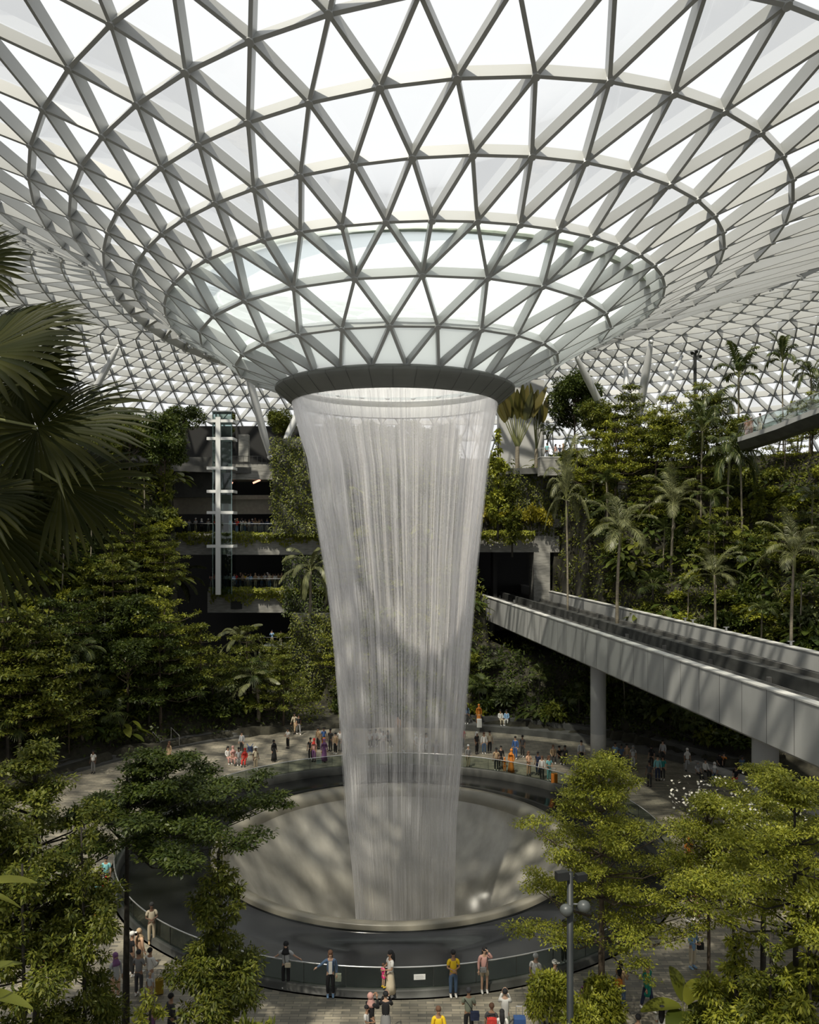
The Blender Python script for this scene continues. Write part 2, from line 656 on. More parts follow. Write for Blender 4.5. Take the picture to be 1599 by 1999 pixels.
# ------------------------------------------------------------------ pool
pool = thing('fountain_basin', 'round sunken basin with pale rim and black stone surround under the falling water', 'fountain', (AX[0] + .05, 46.0, 0))
b = MB()
b.lathe([(14.75, -0.30), (14.0, -0.30), (12.0, -0.12), (10.15, -0.02), (10.12, 0.10)], 160)
b.obj('black_stone_surround', M_basin, pool, True)
b = MB()
b.lathe([(10.12, -0.1), (10.12, 0.30), (10.05, 0.36), (9.75, 0.36), (9.45, 0.24), (9.25, 0.0), (9.2, -0.3)], 160)
b.obj('rim', M_rim, pool, True)
M_funnel = mat('wet_funnel_wall', (0.33, 0.315, 0.275), 0.15, var=0.25, scale=0.9, spec=1.0, stretch=(1, 1, .12))
b = MB()
b.lathe([(9.2, -0.3), (9.0, -0.75), (8.5, -1.5), (7.7, -2.6), (6.8, -3.8), (5.9, -5.4), (5.2, -7.6), (4.9, -10.0), (4.8, -13.0), (0.01, -13.2)], 160)
b.obj('funnel_wall', M_funnel, pool, True)
b = MB()
b.lathe([(14.75, -0.35), (14.75, 0.22), (14.82, 0.27), (14.98, 0.27), (15.05, 0.22), (15.05, 0.0), (15.2, 0.0)], 160)
b.obj('kerb', M_kerb, pool, True)
# glass balustrade around it
bal = thing('glass_balustrade', 'ring of clear glass railing with steel handrail around the basin', 'railing', (AX[0] + .05, 46.0, 0.27))
b = MB()
b.lathe([(14.90, 0.0), (14.90, 0.78), (14.885, 0.78), (14.885, 0.0)], 160)
gp = b
b = MB()
b.lathe([(14.9 + .028 * math.cos(t), 0.80 + .028 * math.sin(t)) for t in [i * PI / 4 for i in range(8)]], 160, closed=True)
b.obj('handrail', M_chrome, bal, True)
b = gp
for kx in range(56):
    t = 2 * PI * kx / 56
    b.bar((14.89 * math.cos(t), 14.89 * math.sin(t), -.02), (14.89 * math.cos(t), 14.89 * math.sin(t), 0.79), 0.012, 0.03, (math.cos(t), math.sin(t), 0), 1)
b.obj('glass_panel', [M_rail_glass, M_joint], bal)


def plate(px, py, w_, h_, label):
    t = math.atan2(*reversed([(px - CX) / F * 31.1 - pool.location.x, 31.1 - 46.0])) if py > 1700 else math.atan2(13.5, (px - CX) / F * 60 - pool.location.x)
    o = thing('notice_plate', label, 'sign', (pool.location.x + 15.0 * math.cos(t), 46 + 15.0 * math.sin(t), 0.62), t + PI / 2)
    p = MB()
    p.box((0, 0, 0.12), (w_, 0.02, h_))
    p.obj('board', M_white, o)
    p = MB()
    for i in range(4):
        p.box((0.0 if i else -.04, -0.011 if py > 1700 else 0.011, 0.12 + h_ * (0.28 - i * .18)), (w_ * (.75 - .1 * (i % 2)), 0.004, h_ * .05))
    p.obj('text_line', M_grey_ink, o)


M_grey_ink = mat('grey_ink', (0.35, 0.36, 0.38), 0.7)
plate(819, 1897, 0.44, 0.20, 'small white notice fixed to the near side of the glass railing')
plate(627, 1521, 0.40, 0.30, 'small white notice on the far glass railing left of the water')
# ------------------------------------------------------------------ plaza floor and planted valley sides
def stone_floor():
    m, nt, N, L = new_mat('plaza_paving')
    out = N.new('ShaderNodeOutputMaterial')
    b = N.new('ShaderNodeBsdfPrincipled')
    b.inputs['Roughness'].default_value = 0.55
    tc = N.new('ShaderNodeTexCoord')
    br = N.new('ShaderNodeTexBrick')
    br.inputs['Scale'].default_value = 1.0
    br.inputs['Brick Width'].default_value = .62
    br.inputs['Row Height'].default_value = 0.16
    br.inputs['Mortar Size'].default_value = 0.012
    br.inputs['Bias'].default_value = -0.1
    br.inputs['Color1'].default_value = (0.38, 0.34, 0.26, 1)
    br.inputs['Color2'].default_value = (0.16, 0.15, 0.125, 1)
    br.inputs['Mortar'].default_value = (0.13, 0.125, 0.105, 1)
    nz = N.new('ShaderNodeTexNoise')
    nz.inputs['Scale'].default_value = 0.8
    nz.inputs['Detail'].default_value = 8
    mx = N.new('ShaderNodeMix')
    mx.data_type = 'RGBA'
    mx.blend_type = 'MULTIPLY'
    mx.inputs[0].default_value = 0.7
    cr = N.new('ShaderNodeValToRGB')
    cr.color_ramp.elements[0].position = .3
    cr.color_ramp.elements[0].color = (.55, .55, .55, 1)
    cr.color_ramp.elements[1].position = .7
    cr.color_ramp.elements[1].color = (1, 1, 1, 1)
    L.new(tc.outputs['Object'], br.inputs['Vector'])
    L.new(tc.outputs['Object'], nz.inputs['Vector'])
    L.new(nz.outputs['Fac'], cr.inputs[0])
    L.new(br.outputs['Color'], mx.inputs[6])
    L.new(cr.outputs[0], mx.inputs[7])
    L.new(mx.outputs[2], b.inputs['Base Color'])
    L.new(b.outputs[0], out.inputs[0])
    return m


M_floor = stone_floor()
b = MB()
b.lathe([(15.1, 0.0), (34.0, 0.0), (60.0, -0.02), (60, -1), (110, -1)], 128, (AX[0] + .05, 46.0, 0))
struct(b.obj('floor', M_floor), 'grey beige stone paving of the plaza around the basin')

# line of the elevated track: near face from (13.0, 61) to (16.4, 40)
BD = Vector((3.3, -21.0, 0)).normalized()
BN = Vector((-BD.y, BD.x, 0))                    # towards the far parapet, +x
if BN.x < 0:
    BN = -BN
B0 = Vector((12.7, 61.0, 0))
BW = 9.6


def corridor(x, y):
    d = (Vector((x, y, 0)) - B0).dot(BN)
    return -2.0 < d < BW + 0.8


def ground(x, y):
    r = math.hypot(x + .8, y - 46)
    if r < 27.2 or y < 18:
        return 0.0
    z = max(0.0, (r - 29.0) * 1.17 + 1.0) if r > 28 else 0.7
    z += 0.5 * math.sin(x * .45) * math.cos(y * .38)
    z = min(25.0, max(0.4, z))
    z *= min(1.0, max(0.0, (y - 20) / 20.0))
    if corridor(x, y):
        z = min(z, 5.5 if y > 70 else 2.5)
    u = CX + F * x / y
    if 335 < u < 640 and r > 28:
        z = min(z, 2.0 + max(0, (abs(u - 487) - 95) * .09))
    if 545 < u < 640:
        z = min(z, 0.3)
    if 640 <= u < 880:
        z = min(z, max(0.4, (r - 36) * 1.7))
    return z


def march(px, py, h=0.0, y0=24.0, y1=104.0):
    """distance at which something h tall, its top seen at the pixel, stands on the ground"""
    Y = y0
    while Y < y1:
        p = at(px, py, Y)
        if p.z - h <= ground(p.x, p.y):
            return Y
        Y += 0.35
    return None


nx, ny = 150, 110
xs = np.linspace(-58, 58, nx)
ys = np.linspace(16, 99, ny)
V, Fq, keep = [], [], []
for y in ys:
    for x in xs:
        r = math.hypot(x + .8, y - 46)
        V.append((x, y, ground(x, y) if r > 27 else -0.6))
        keep.append(r > 26)
for j in range(ny - 1):
    for i in range(nx - 1):
        q = j * nx + i
        if keep[q]:
            Fq.append((q, q + 1, q + nx + 1, q + nx))
me = bpy.data.meshes.new('terrace_ground')
me.from_pydata(V, [], Fq)
me.materials.append(M_soil)
struct(link('terrace_ground', me), 'dark planting beds of the terraced valley sides')
# upper park level all round, under the edge of the dome
b = MB()
b.lathe([(52.5, 24.2), (52.5, 24.9), (110, 24.9)], 128, (AX[0], 46.0, 0))
struct(b.obj('floor_1', M_dconc), 'park level at the foot of the dome')

# ------------------------------------------------------------------ elevated track
bridge = thing('train_bridge', 'long grey elevated train track crossing behind the trees at right', 'bridge', (B0.x, B0.y, 0))
S0, S1 = -46.0, 36.0                              # along BD: far end .. towards the camera


def bp(s, d, z):
    return BD * s + BN * d + Vector((0, 0, z))


def bridge_bar(mb, s0, s1, d0, d1, z0, z1, mi=0):
    vs_ = []
    for s in (s0, s1):
        for d, z in ((d0, z0), (d1, z0), (d1, z1), (d0, z1)):
            vs_.append(bp(s, d, z))
    mb.add(vs_, [(3, 2, 1, 0), (4, 5, 6, 7), (0, 1, 5, 4), (1, 2, 6, 5), (2, 3, 7, 6), (3, 0, 4, 7)], mi)


b = MB()
ZB, ZT = 7.75, 10.35
vs_, fs_ = [], []
prof = [(0, ZB + .12), (.12, ZB), (BW - .12, ZB), (BW, ZB + .12), (BW, ZT), (BW - .4, ZT), (BW - .4, 9.15), (.4, 9.15), (.4, ZT), (0, ZT)]
for s in (S0, S1):
    vs_ += [bp(s, d, z) for d, z in prof]
n = len(prof)
fs_ = [(i, (i + 1) % n, n + (i + 1) % n, n + i) for i in range(n)] + [tuple(range(n - 1, -1, -1)), tuple(range(n, 2 * n))]
b.add(vs_, fs_)
s = S0
while s < S1:
    bridge_bar(b, s - .012, s + .012, -.006, .02, ZB + .12, ZT - .02, 1)
    s += 2.05
b.obj('girder', [M_bridge, M_joint], bridge)
b = MB()
bridge_bar(b, S0, S1, -.05, .48, ZT, ZT + .07)
b.obj('coping', M_light, bridge)
b = MB()
bridge_bar(b, S0, S1, BW - .45, BW + .1, ZT, ZT + .07)
b.obj('coping', M_light, bridge)
b = MB()
bridge_bar(b, S0, S1, .4, BW - .4, 9.15, 9.2)
b.obj('track_bed', M_track, bridge)
b = MB()
bridge_bar(b, S0, S1, 4.55, 4.85, 9.2, 10.0)
b.obj('centre_wall', M_track, bridge)
for d in (1.3, 3.4, 6.0, 8.1):
    b = MB()
    bridge_bar(b, S0, S1, d, d + .35, 9.2, 9.5)
    b.obj('running_beam', M_dconc, bridge)
    b = MB()
    bridge_bar(b, S0, S1, d + .12, d + .2, 9.5, 9.56)
    b.obj('rail', M_rail, bridge)
for d in (.55, 5.1):
    b = MB()
    bridge_bar(b, S0, S1, d, d + .12, 9.75, 9.8)
    b.obj('power_rail', M_rail, bridge)
s = S0 + 1
while s < S1:
    for c_, sz_ in ((bp(s, 4.4, 9.4), (.18, .24, .4)), (bp(s + 2.1, .7, 9.3), (.3, .14, .2))):
        b = MB()
        b.box(c_, sz_, math.atan2(BD.y, BD.x))
        b.obj('trackside_box', M_rail, bridge)
    s += 6.2
for s in (-2, -.8, 4.0, 11.5):
    b = MB()
    b.box(bp(s, BW - .2, ZT + .2), (.12, .12, .35))
    b.box(bp(s, BW - .2, ZT + .36), (.4, .1, .06))
    b.obj('parapet_bracket', M_rail, bridge)


def column(loc, r, h, label):
    o = thing('bridge_column', label, 'column', (loc[0], loc[1], 0))
    q = MB()
    q.lathe([(0.001, -.05), (r, -.05), (r, 2.6), (r - .004, 2.62)], 40)
    q.obj('painted_base', mat('column_base_paint', (.46, .455, .43), .6, var=.06), o, True)
    q = MB()
    q.lathe([(r, 2.62), (r, h)], 40)
    q.obj('shaft', M_bridge, o, True)
    return o


column(at(1168, 1500, 60.6), .57, 7.8, 'round grey column under the train track, nearer the water')
column(at(1494, 1741, 40.0), .62, 7.8, 'thick round grey column under the train track at the right edge')
column(bp(-33, 1.6, 0) + B0, .57, 7.8, 'round grey column under the train track behind the falling water')

# tunnel mouth in the back wall, where the track goes in
b = MB()
tz = 97.0
x0, x1 = (855 - CX) / F * tz, (1042 - CX) / F * tz
zt, zl = CZ - (1078 - HY) / F * tz, CZ - (1046 - HY) / F * tz
b.box(((x0 + x1) / 2, tz + .5, (zt + zl) / 2), (x1 - x0 + 6, 1.4, zl - zt))
b.box((x1 + .9, tz + 1.5, 10.5), (1.9, 4, zt - 6))
b.box((x1 + 1.6, tz + 1.2, 17.5), (6, 2, 4))
struct(b.obj('wall_back', M_conc), 'concrete lintel and pier of the tunnel mouth')
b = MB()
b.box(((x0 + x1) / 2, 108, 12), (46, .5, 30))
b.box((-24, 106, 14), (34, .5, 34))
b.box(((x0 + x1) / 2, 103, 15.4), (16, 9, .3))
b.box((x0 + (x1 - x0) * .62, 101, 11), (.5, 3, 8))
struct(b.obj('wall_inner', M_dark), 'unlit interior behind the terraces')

# ------------------------------------------------------------------ terraces with balconies at the back left
def wx(px, Y):
    return (px - CX) / F * Y


def wz(py, Y):
    return CZ - (py - HY) / F * Y


def terrace(px0, px1, Y, ytop, ybot, depth, label, name='balcony', soff=True):
    """balcony: slab with a planted front edge, soffit and glass rail"""
    X0, X1 = wx(px0, Y), wx(px1, Y)
    z1, z0 = wz(ytop, Y), wz(ybot, Y)
    o = thing(name, label, 'balcony', ((X0 + X1) / 2, Y, z0))
    L_ = X1 - X0
    q = MB()
    q.box((0, .25, (z1 - z0) / 2), (L_, .5, z1 - z0))
    q.obj('fascia', M_conc, o)
    q = MB()
    q.box((0, depth / 2 + .5, (z1 - z0) + .05), (L_, depth, .5))
    q.obj('slab', M_conc, o)
    q = MB()
    q.box((0, 1.25, z1 - z0 + .85), (L_ - .4, .03, 1.1))
    q.obj('glass_panel', M_rail_glass, o)
    q = MB()
    q.bar((-L_ / 2 + .2, 1.25, z1 - z0 + 1.42), (L_ / 2 - .2, 1.25, z1 - z0 + 1.42), .06, .06)
    q.obj('handrail', M_chrome, o)
    return o, X0, X1, z1, z0


T3 = terrace(334, 645, 94.0, 1046, 1083, 9, 'upper balcony with crowd and planted edge behind the glass lift')
T2 = terrace(405, 640, 94.0, 1155, 1196, 9, 'middle balcony with crowd and planted edge below the upper one')
T1 = terrace(505, 640, 91.0, 1272, 1306, 9, 'small lowest balcony with two visitors above the dark entrance')
q = MB()
q.box((.0, -.03, 0), (1.3, .06, .9))
o_ = q.obj('dark_screen', M_black)
o_.location = (wx(462, 94), 93.95, wz(1181, 94))
tag(o_, 'dark rectangular panel set in the middle balcony front', 'panel')
q = MB()
q.box((wx(492, 100), 100, wz(986, 100)), (wx(655, 100) - wx(325, 100), 1.2, 2.2))
q.box((wx(492, 99), 99.2, wz(971, 99)), (wx(655, 99) - wx(325, 99), 1.6, .5))
struct(q.obj('trim_1', mat('bulkhead_paint', (.36, .33, .27), .6, var=.1)), 'beige bulkhead above the upper balcony')
q = MB()
q.box((wx(365, 97), 97, wz(932, 97)), (wx(425, 97) - wx(300, 97), 1.0, wz(888, 97) - wz(966, 97)))
struct(q.obj('wall_left', M_dconc), 'dark stone wall left of the glass lift')
q = MB()
q.box((wx(490, 95), 98.2, wz(920, 95)), (wx(532, 95) - wx(440, 95), 5.5, wz(905, 95) - wz(936, 95)))
q.box((wx(470, 97), 99, wz(872, 97)), (wx(481, 97) - wx(462, 97), 1.0, wz(849, 97) - wz(903, 97)))
struct(q.obj('trim_2', M_conc), 'concrete lift landing with upright slab')
q = MB()
q.bar((wx(456, 95), 95.4, wz(903, 95)), (wx(528, 95), 95.4, wz(903, 95)), .05, .05)
q.bar((wx(456, 95), 95.4, wz(890, 95)), (wx(528, 95), 95.4, wz(890, 95)), .05, .05)
for i in range(9):
    X = wx(456 + 9 * i, 95)
    q.bar((X, 95.4, wz(906, 95)), (X, 95.4, wz(889, 95)), .04, .04)
tag(q.obj('landing_railing', M_black), 'thin dark railing on the concrete lift landing', 'railing')
# strip lamp under the landing
M_lamp, nt, N_, L_ = new_mat('strip_lamp')
e = N_.new('ShaderNodeEmission')
e.inputs[0].default_value = (1.0, .45, .3, 1)
e.inputs[1].default_value = 1.6
L_.new(e.outputs[0], N_.new('ShaderNodeOutputMaterial').inputs[0])
q = MB()
q.bar(at(494, 943, 96), at(508, 937, 96), .2, .2)
tag(q.obj('strip_lamp', M_lamp), 'glowing orange strip lamp in the dark recess right of the lift', 'lamp')
# a narrow wall slot of orange shop light at the left edge
q = MB()
p = at(20, 1117, 79)
q.box(p, (2.0, .2, .3))
M_shop, nt, N_, L_ = new_mat('shop_glow')
e = N_.new('ShaderNodeEmission')
e.inputs[0].default_value = (1.0, .28, .06, 1)
e.inputs[1].default_value = .55
L_.new(e.outputs[0], N_.new('ShaderNodeOutputMaterial').inputs[0])
tag(q.obj('shop_light', M_shop), 'orange lit strip of a shop front at the left edge', 'light')
q = MB()
q.box(at(45, 1075, 80) + Vector((0, 0, 0)), (7.5, .6, 2.0))
q.box(at(30, 1122, 80.5) + Vector((0, 0, 0)), (6, .4, 1.6))
struct(q.obj('wall_1', M_dconc), 'dark stone balcony front at the left edge')

# glass lift tower
LY = 91.0
lift = thing('lift_tower', 'slender glass lift shaft with white mast at back left', 'lift', (wx(437, LY), LY, 10.5))
LT, LB = wz(806, LY) - 10.5, 0.0
xl, xr = wx(418, LY) - lift.location.x, wx(456, LY) - lift.location.x
q = MB()
xm = wx(430, LY) - lift.location.x
q.box((xm, -.9, (LT - .6 + LB) / 2), (.52, .45, LT - .6 - LB))
q.obj('mast', M_white, lift)
for X in (xl + .05, xr - .05):
    for Yp in (-.7, .9):
        q = MB()
        q.box((X, Yp, (LT + LB) / 2), (.1, .1, LT - LB))
        q.obj('corner_post', M_chrome, lift)
q = MB()
for (a, bb) in (((xl, -.8), (xr, -.8)), ((xr, -.8), (xr, 1)), ((xl, 1), (xr, 1)), ((xl, -.8), (xl, 1))):
    q.bar((*a, (LT + LB) / 2), (*bb, (LT + LB) / 2), .03, LT - LB)
q.obj('glass_shaft', M_lift_glass, lift)
for py in (824, 858, 915, 960, 1001, 1066):
    z = wz(py, LY) - 10.5
    q = MB()
    for Yp in (-.95, 1.05):
        q.bar((xl - .55, Yp, z), (xr + .15, Yp, z), .22, .32)
    for X in (xl - .5, xr + .1):
        q.bar((X, -.95, z), (X, 1.05, z), .2, .3)
    q.obj('cross_frame', M_white, lift)
q = MB()
q.box(((xl + xr) / 2, 0.05, LT + .06), (xr - xl + .2, 2.1, .12))
q.obj('cap', M_chrome, lift)
car = MB()
zc_ = wz(925, LY) - 10.5
car.box((xr - .42, .1, zc_), (.62, 1.2, 1.1))
car.obj('lift_car', M_black, lift)

# slanted roof supports
def strut(p0, p1, r, label):
    o = thing('roof_strut', label, 'column', p1)
    q = MB()
    d = Vector(p0) - Vector(p1)
    q.tube([d * .0, d * .04, d * .25, d * .75, d * .96, d], [r * .5, r * .62, r, r, r * .62, r * .45], 20)
    q.obj('tube', M_tube, o, True)
    q = MB()
    q.ball((0, 0, 0), r * .75, 12, 8)
    q.obj('foot_joint', M_tube, o, True)
    q = MB()
    q.ball(d, r * .6, 12, 8)
    q.obj('head_joint', M_tube, o, True)


strut(at(478, 708, 93), at(527, 892, 96), .44, 'thick silver slanted roof support right of the lift')
strut(at(612, 742, 100), at(548, 880, 98), .42, 'silver roof support leaning right, half hidden by the water')
strut(at(231, 676, 90), at(168, 792, 90), .36, 'silver slanted roof support behind the big palm fronds')
strut(at(1124, 694, 88), at(1206, 858, 92), .40, 'long silver roof support leaning left over the dark tree')
strut(at(1271, 668, 90), at(1237, 872, 94), .46, 'thick grey roof support leaning right among the right trees')
strut(at(1221, 708, 99), at(1229, 868, 96), .36, 'white nearly upright roof support between the two slanted ones')
strut(at(1331, 696, 101), at(1246, 868, 96), .36, 'white roof support leaning far right behind the trees')

# pale core and light mast on the right
q = MB()
a0, a1 = wx(974, 105), wx(1062, 105)
q.box(((a0 + a1) / 2, 106, (wz(742, 105) + 24.9) / 2), (a1 - a0, 2.5, wz(742, 105) - 24.9))
struct(q.obj('wall_right', mat('pale_wall', (.46, .46, .45), .6, var=.06, scale=.5)), 'pale upright wall behind the tall paddle-leaved plant')
o = thing('light_mast', 'dark mast with small spotlights above the right hand palms', 'lamp', at(1357, 880, 88))
hm = wz(690, 88) - o.location.z
q = MB()
q.tube([(0, 0, 0), (0, 0, hm)], .17, 10)
q.obj('pole', M_black, o)
for sx, sz in ((-.45, .1), (.42, -.25), (.0, .25)):
    q = MB()
    q.tube([(sx, -.1, hm + sz), (sx, -.45, hm + sz - .18)], [.13, .19], 10)
    q.bar((0, 0, hm + sz - .05), (sx, -.1, hm + sz), .06, .06)
    q.obj('spotlight', M_black, o)

# raised walkway at upper right
cbm = thing('canopy_walkway', 'raised walkway with glass sides curving out at the upper right', 'walkway', at(1599, 830, 62))
path = [at(1440, 866, 72), at(1475, 855, 69), at(1515, 842, 66), at(1560, 824, 63), at(1610, 806, 60), at(1680, 790, 57), at(1900, 768, 52)]
base = cbm.location.copy()
dep = Vector((2.6, 4.2, 0.0))


def ribbon(mb, offs, mi=0):
    vs2, fs2 = [], []
    for p in path:
        for d, z in offs:
            vs2.append(p - base + dep * d + Vector((0, 0, z)))
    n2 = len(offs)
    for i in range(len(path) - 1):
        for k2 in range(n2):
            k3 = (k2 + 1) % n2
            fs2.append((i * n2 + k2, i * n2 + k3, (i + 1) * n2 + k3, (i + 1) * n2 + k2))
    fs2 += [tuple(range(n2 - 1, -1, -1)), tuple(range((len(path) - 1) * n2, len(path) * n2))]
    mb.add(vs2, fs2, mi)


q = MB()
ribbon(q, [(0, .15), (0, .55), (.03, .55), (.03, .42), (1, .42), (1, .15)])
q.obj('deck', M_bridge, cbm)
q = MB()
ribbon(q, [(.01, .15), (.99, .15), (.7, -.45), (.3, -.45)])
q.obj('soffit', M_dconc, cbm)  # dark colour stands for the slats and the shade under the deck
for d in (.02, .97):
    q = MB()
    ribbon(q, [(d, .5), (d, 1.65), (d + .006, 1.65), (d + .006, .5)])
    q.obj('glass_panel', M_rail_glass, cbm)
    q = MB()
    ribbon(q, [(d - .005, 1.65), (d - .005, 1.72), (d + .012, 1.72), (d + .012, 1.65)])
    q.obj('handrail', M_chrome, cbm)
# planter walls showing between the plants on the right slope
for (a, bq, t0, t1, lab) in ((1055, 1166, 893, 928, 'long concrete planter front of the park level right of the water'),
                             (1206, 1262, 937, 976, 'concrete planter front between the plants, middle right slope'),
                             (1372, 1404, 930, 975, 'narrow concrete planter front behind the right slope palms')):
    Yp = 93 if a < 1200 else 86
    o = thing('planter_wall', lab, 'wall', (wx((a + bq) / 2, Yp), Yp, wz(t1, Yp)))
    q = MB()
    h = wz(t0, Yp) - wz(t1, Yp)
    q.box((0, 1.0, h / 2), (wx(bq, Yp) - wx(a, Yp), 2.0, h))
    q.obj('front', M_conc, o)
    q = MB()
    q.box((0, 1.0, h + .05), (wx(bq, Yp) - wx(a, Yp) + .1, 2.1, .1))
    q.obj('coping', M_light, o)
o = thing('park_railing', 'thin railing along the park level below the big dark tree', 'railing', (wx(1110, 93.4), 93.6, wz(893, 93)))
q = MB()
for i in range(14):
    q.bar((-3.2 + i * .49, 0, 0.1), (-3.2 + i * .49, 0, 1.1), .035, .035)
q.obj('post', M_chrome, o)
q = MB()
q.bar((-3.2, 0, 1.12), (3.2, 0, 1.12), .06, .06)
q.obj('handrail', M_chrome, o)
o = thing('serving_counter', 'white counter box on the park level in front of the big dark tree', 'counter', (wx(1135, 95), 95.3, wz(893, 93) + .1))
q = MB()
q.box((0, 0, .55), (1.6, .8, 1.1))
q.obj('body', M_light, o)
q = MB()
q.box((0, 0, 1.14), (1.9, 1.0, .08))
q.obj('top', M_white, o)

# stair rails at the left edge of the plaza
for i, (xa, ya, xb, yb, yd) in enumerate(((224, 1478, 238, 1492, 62.5), (259, 1466, 274, 1482, 63), (298, 1428, 314, 1447, 66), (334, 1420, 350, 1436, 66.5), (308, 1482, 318, 1493, 62), (347, 1472, 358, 1484, 62.5), (168, 1516, 186, 1528, 58.5), (136, 1530, 144, 1536, 57.5))):
    pa, pb = at(xa, ya, yd + .8), at(xb, yb, yd)
    o = thing('stair_handrail', 'stair rail', 'railing', (pb.x, pb.y, max(.0, pb.z - .95)), group='steel handrails on the dark steps at left')
    q = MB()
    q.tube([(pa - o.location), (pb - o.location)], .035, 8)
    q.obj('rail', M_chrome, o)
    for e in (pa, pb):
        q = MB()
        h = e - o.location
        q.tube([h, (h.x, h.y, -.05)], .025, 6)
        q.obj('post', M_chrome, o)
    ORD.append((o, 'steel stair handrail on the dark steps at left'))
st_ = MB()
for i in range(9):
    st_.lathe([(27.0 + i * .6, -.1), (27.0 + i * .6, .16 * (i + 1)), (27.6 + i * .6, .16 * (i + 1)), (27.6 + i * .6, -.1)], 40, (AX[0], 46, 0), a0=math.radians(118), a1=math.radians(158), closed=True)
struct(st_.obj('stairs', M_dconc), 'dark curved stone steps at the left edge of the plaza')
# long seat walls at the back of the plaza
st_ = MB()
for i, (r, h) in enumerate(((26.6, .5), (28.0, 1.0), (29.4, 1.5))):
    st_.lathe([(r, -.05), (r, h), (r + 1.4, h), (r + 1.4, -.05)], 60, (AX[0], 46, 0), a0=math.radians(28), a1=math.radians(80), closed=True)
struct(st_.obj('seat_steps', M_dconc), 'dark stone seating steps at the back of the plaza')
st_ = MB()
st_.lathe([(25.2, 0), (25.2, .55), (26.6, .55), (26.6, 0)], 50, (AX[0], 46, 0), a0=math.radians(-14), a1=math.radians(34), closed=True)
struct(st_.obj('trim_3', M_conc), 'low stone seat wall under the train track')
# ------------------------------------------------------------------ plants
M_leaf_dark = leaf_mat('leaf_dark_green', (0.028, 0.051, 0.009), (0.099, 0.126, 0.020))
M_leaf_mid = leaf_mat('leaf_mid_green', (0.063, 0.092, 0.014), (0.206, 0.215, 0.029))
M_leaf_lime = leaf_mat('leaf_yellow_green', (0.140, 0.175, 0.020), (0.364, 0.364, 0.042))
M_leaf_gold = leaf_mat('leaf_golden', (0.20, 0.19, 0.015), (0.44, 0.38, 0.035))
M_leaf_blue = leaf_mat('leaf_grey_green', (0.054, 0.077, 0.029), (0.152, 0.178, 0.062))
M_leaf_palm = leaf_mat('palm_frond_green', (0.030, 0.050, 0.012), (0.095, 0.115, 0.028), 0.3, 0.35)
M_leaf_silver = leaf_mat('palm_frond_silver', (0.10, 0.115, 0.05), (0.21, 0.215, 0.10), 0.3, 0.4)
M_leaf_fan = leaf_mat('fan_palm_green', (0.012, 0.018, 0.003), (0.040, 0.043, 0.007), 0.35, 0.5, 0.14)
M_leaf_red = leaf_mat('paddle_leaf_bronze', (0.05, 0.055, 0.012), (0.12, 0.10, 0.025), 0.3, 0.4)
M_petiole = mat('leaf_stalk', (0.16, 0.17, 0.055), 0.6)


def nz(a):
    return a / np.maximum(np.linalg.norm(a, axis=1, keepdims=True), 1e-9)


def leaf_quads(P, D, U, L, W):
    D = nz(D)
    S = nz(np.cross(D, U))
    N = np.cross(S, D)
    L = np.broadcast_to(np.asarray(L, float), (len(P),))[:, None]
    W = np.broadcast_to(np.asarray(W, float), (len(P),))[:, None]
    V = np.stack([P, P + D * L * .45 + S * W * .5 + N * W * .12, P + D * L - N * L * .08, P + D * L * .45 - S * W * .5 + N * W * .12], 1).reshape(-1, 3)
    Fq = np.arange(len(P) * 4).reshape(-1, 4)
    return V, Fq


def crown_mesh(name, r, clusters, n, L, W, m, droop=0.15, shell=0.55, upb=1.0):
    C = np.array([c[0] for c in clusters], float)
    Rr = np.array([c[1] for c in clusters], float)
    wgt = (Rr[:, 0] * Rr[:, 1] + Rr[:, 0] * Rr[:, 2]) ** .9
    k = r.choice(len(C), n, p=wgt / wgt.sum())
    d = nz(r.normal(size=(n, 3)))
    rad = shell + (1 - shell) * r.random((n, 1))
    P = C[k] + d * Rr[k] * rad
    D = d * np.array([1, 1, .4]) + r.normal(size=(n, 3)) * .55 + np.array([0, 0, -droop * 2])
    U = d * .6 + r.normal(size=(n, 3)) * .45 + np.array([0, 0, upb])
    ll = L * r.uniform(.65, 1.25, n)
    V, Fq = leaf_quads(P, D, U, ll, ll * W / L)
    return fast_mesh(name, V, Fq, m)


def trunk_mesh(name, m, h, r0, r1, branches=(), bend=0.0, n=9):
    q = MB()
    zs_ = np.linspace(-.3, h, 8)
    pts = [(bend * math.sin(z / h * 2.2) * .6, bend * (1 - math.cos(z / h * 1.7)), z) for z in zs_]
    q.tube(pts, [r0 + (r1 - r0) * i / 7 for i in range(8)], n)
    for (a, b, ra) in branches:
        a, b = Vector(a), Vector(b)
        mid = a.lerp(b, .5) + Vector((0, 0, -.10 * (b - a).length))
        q.tube([a, mid, b], [ra, ra * .7, ra * .25], 6)
    return q.mesh(name, m, True)


PROTO = {}


def proto(key, h, parts, name, cat):
    PROTO[key] = (h, parts, name, cat)


def plant(key, x, y, z, s, rz, label=None, group=None, sz=None, ordd=None):
    h, parts, name, cat = PROTO[key]
    o = thing(name, label, cat, (x, y, z), rz, group)
    o.scale = (s, s, sz or s)
    for pn, me_ in parts:
        link(pn, me_, o)
    if ordd:
        ORD.append((o, ordd))
    return o


def rs(seed):
    return np.random.default_rng(seed)


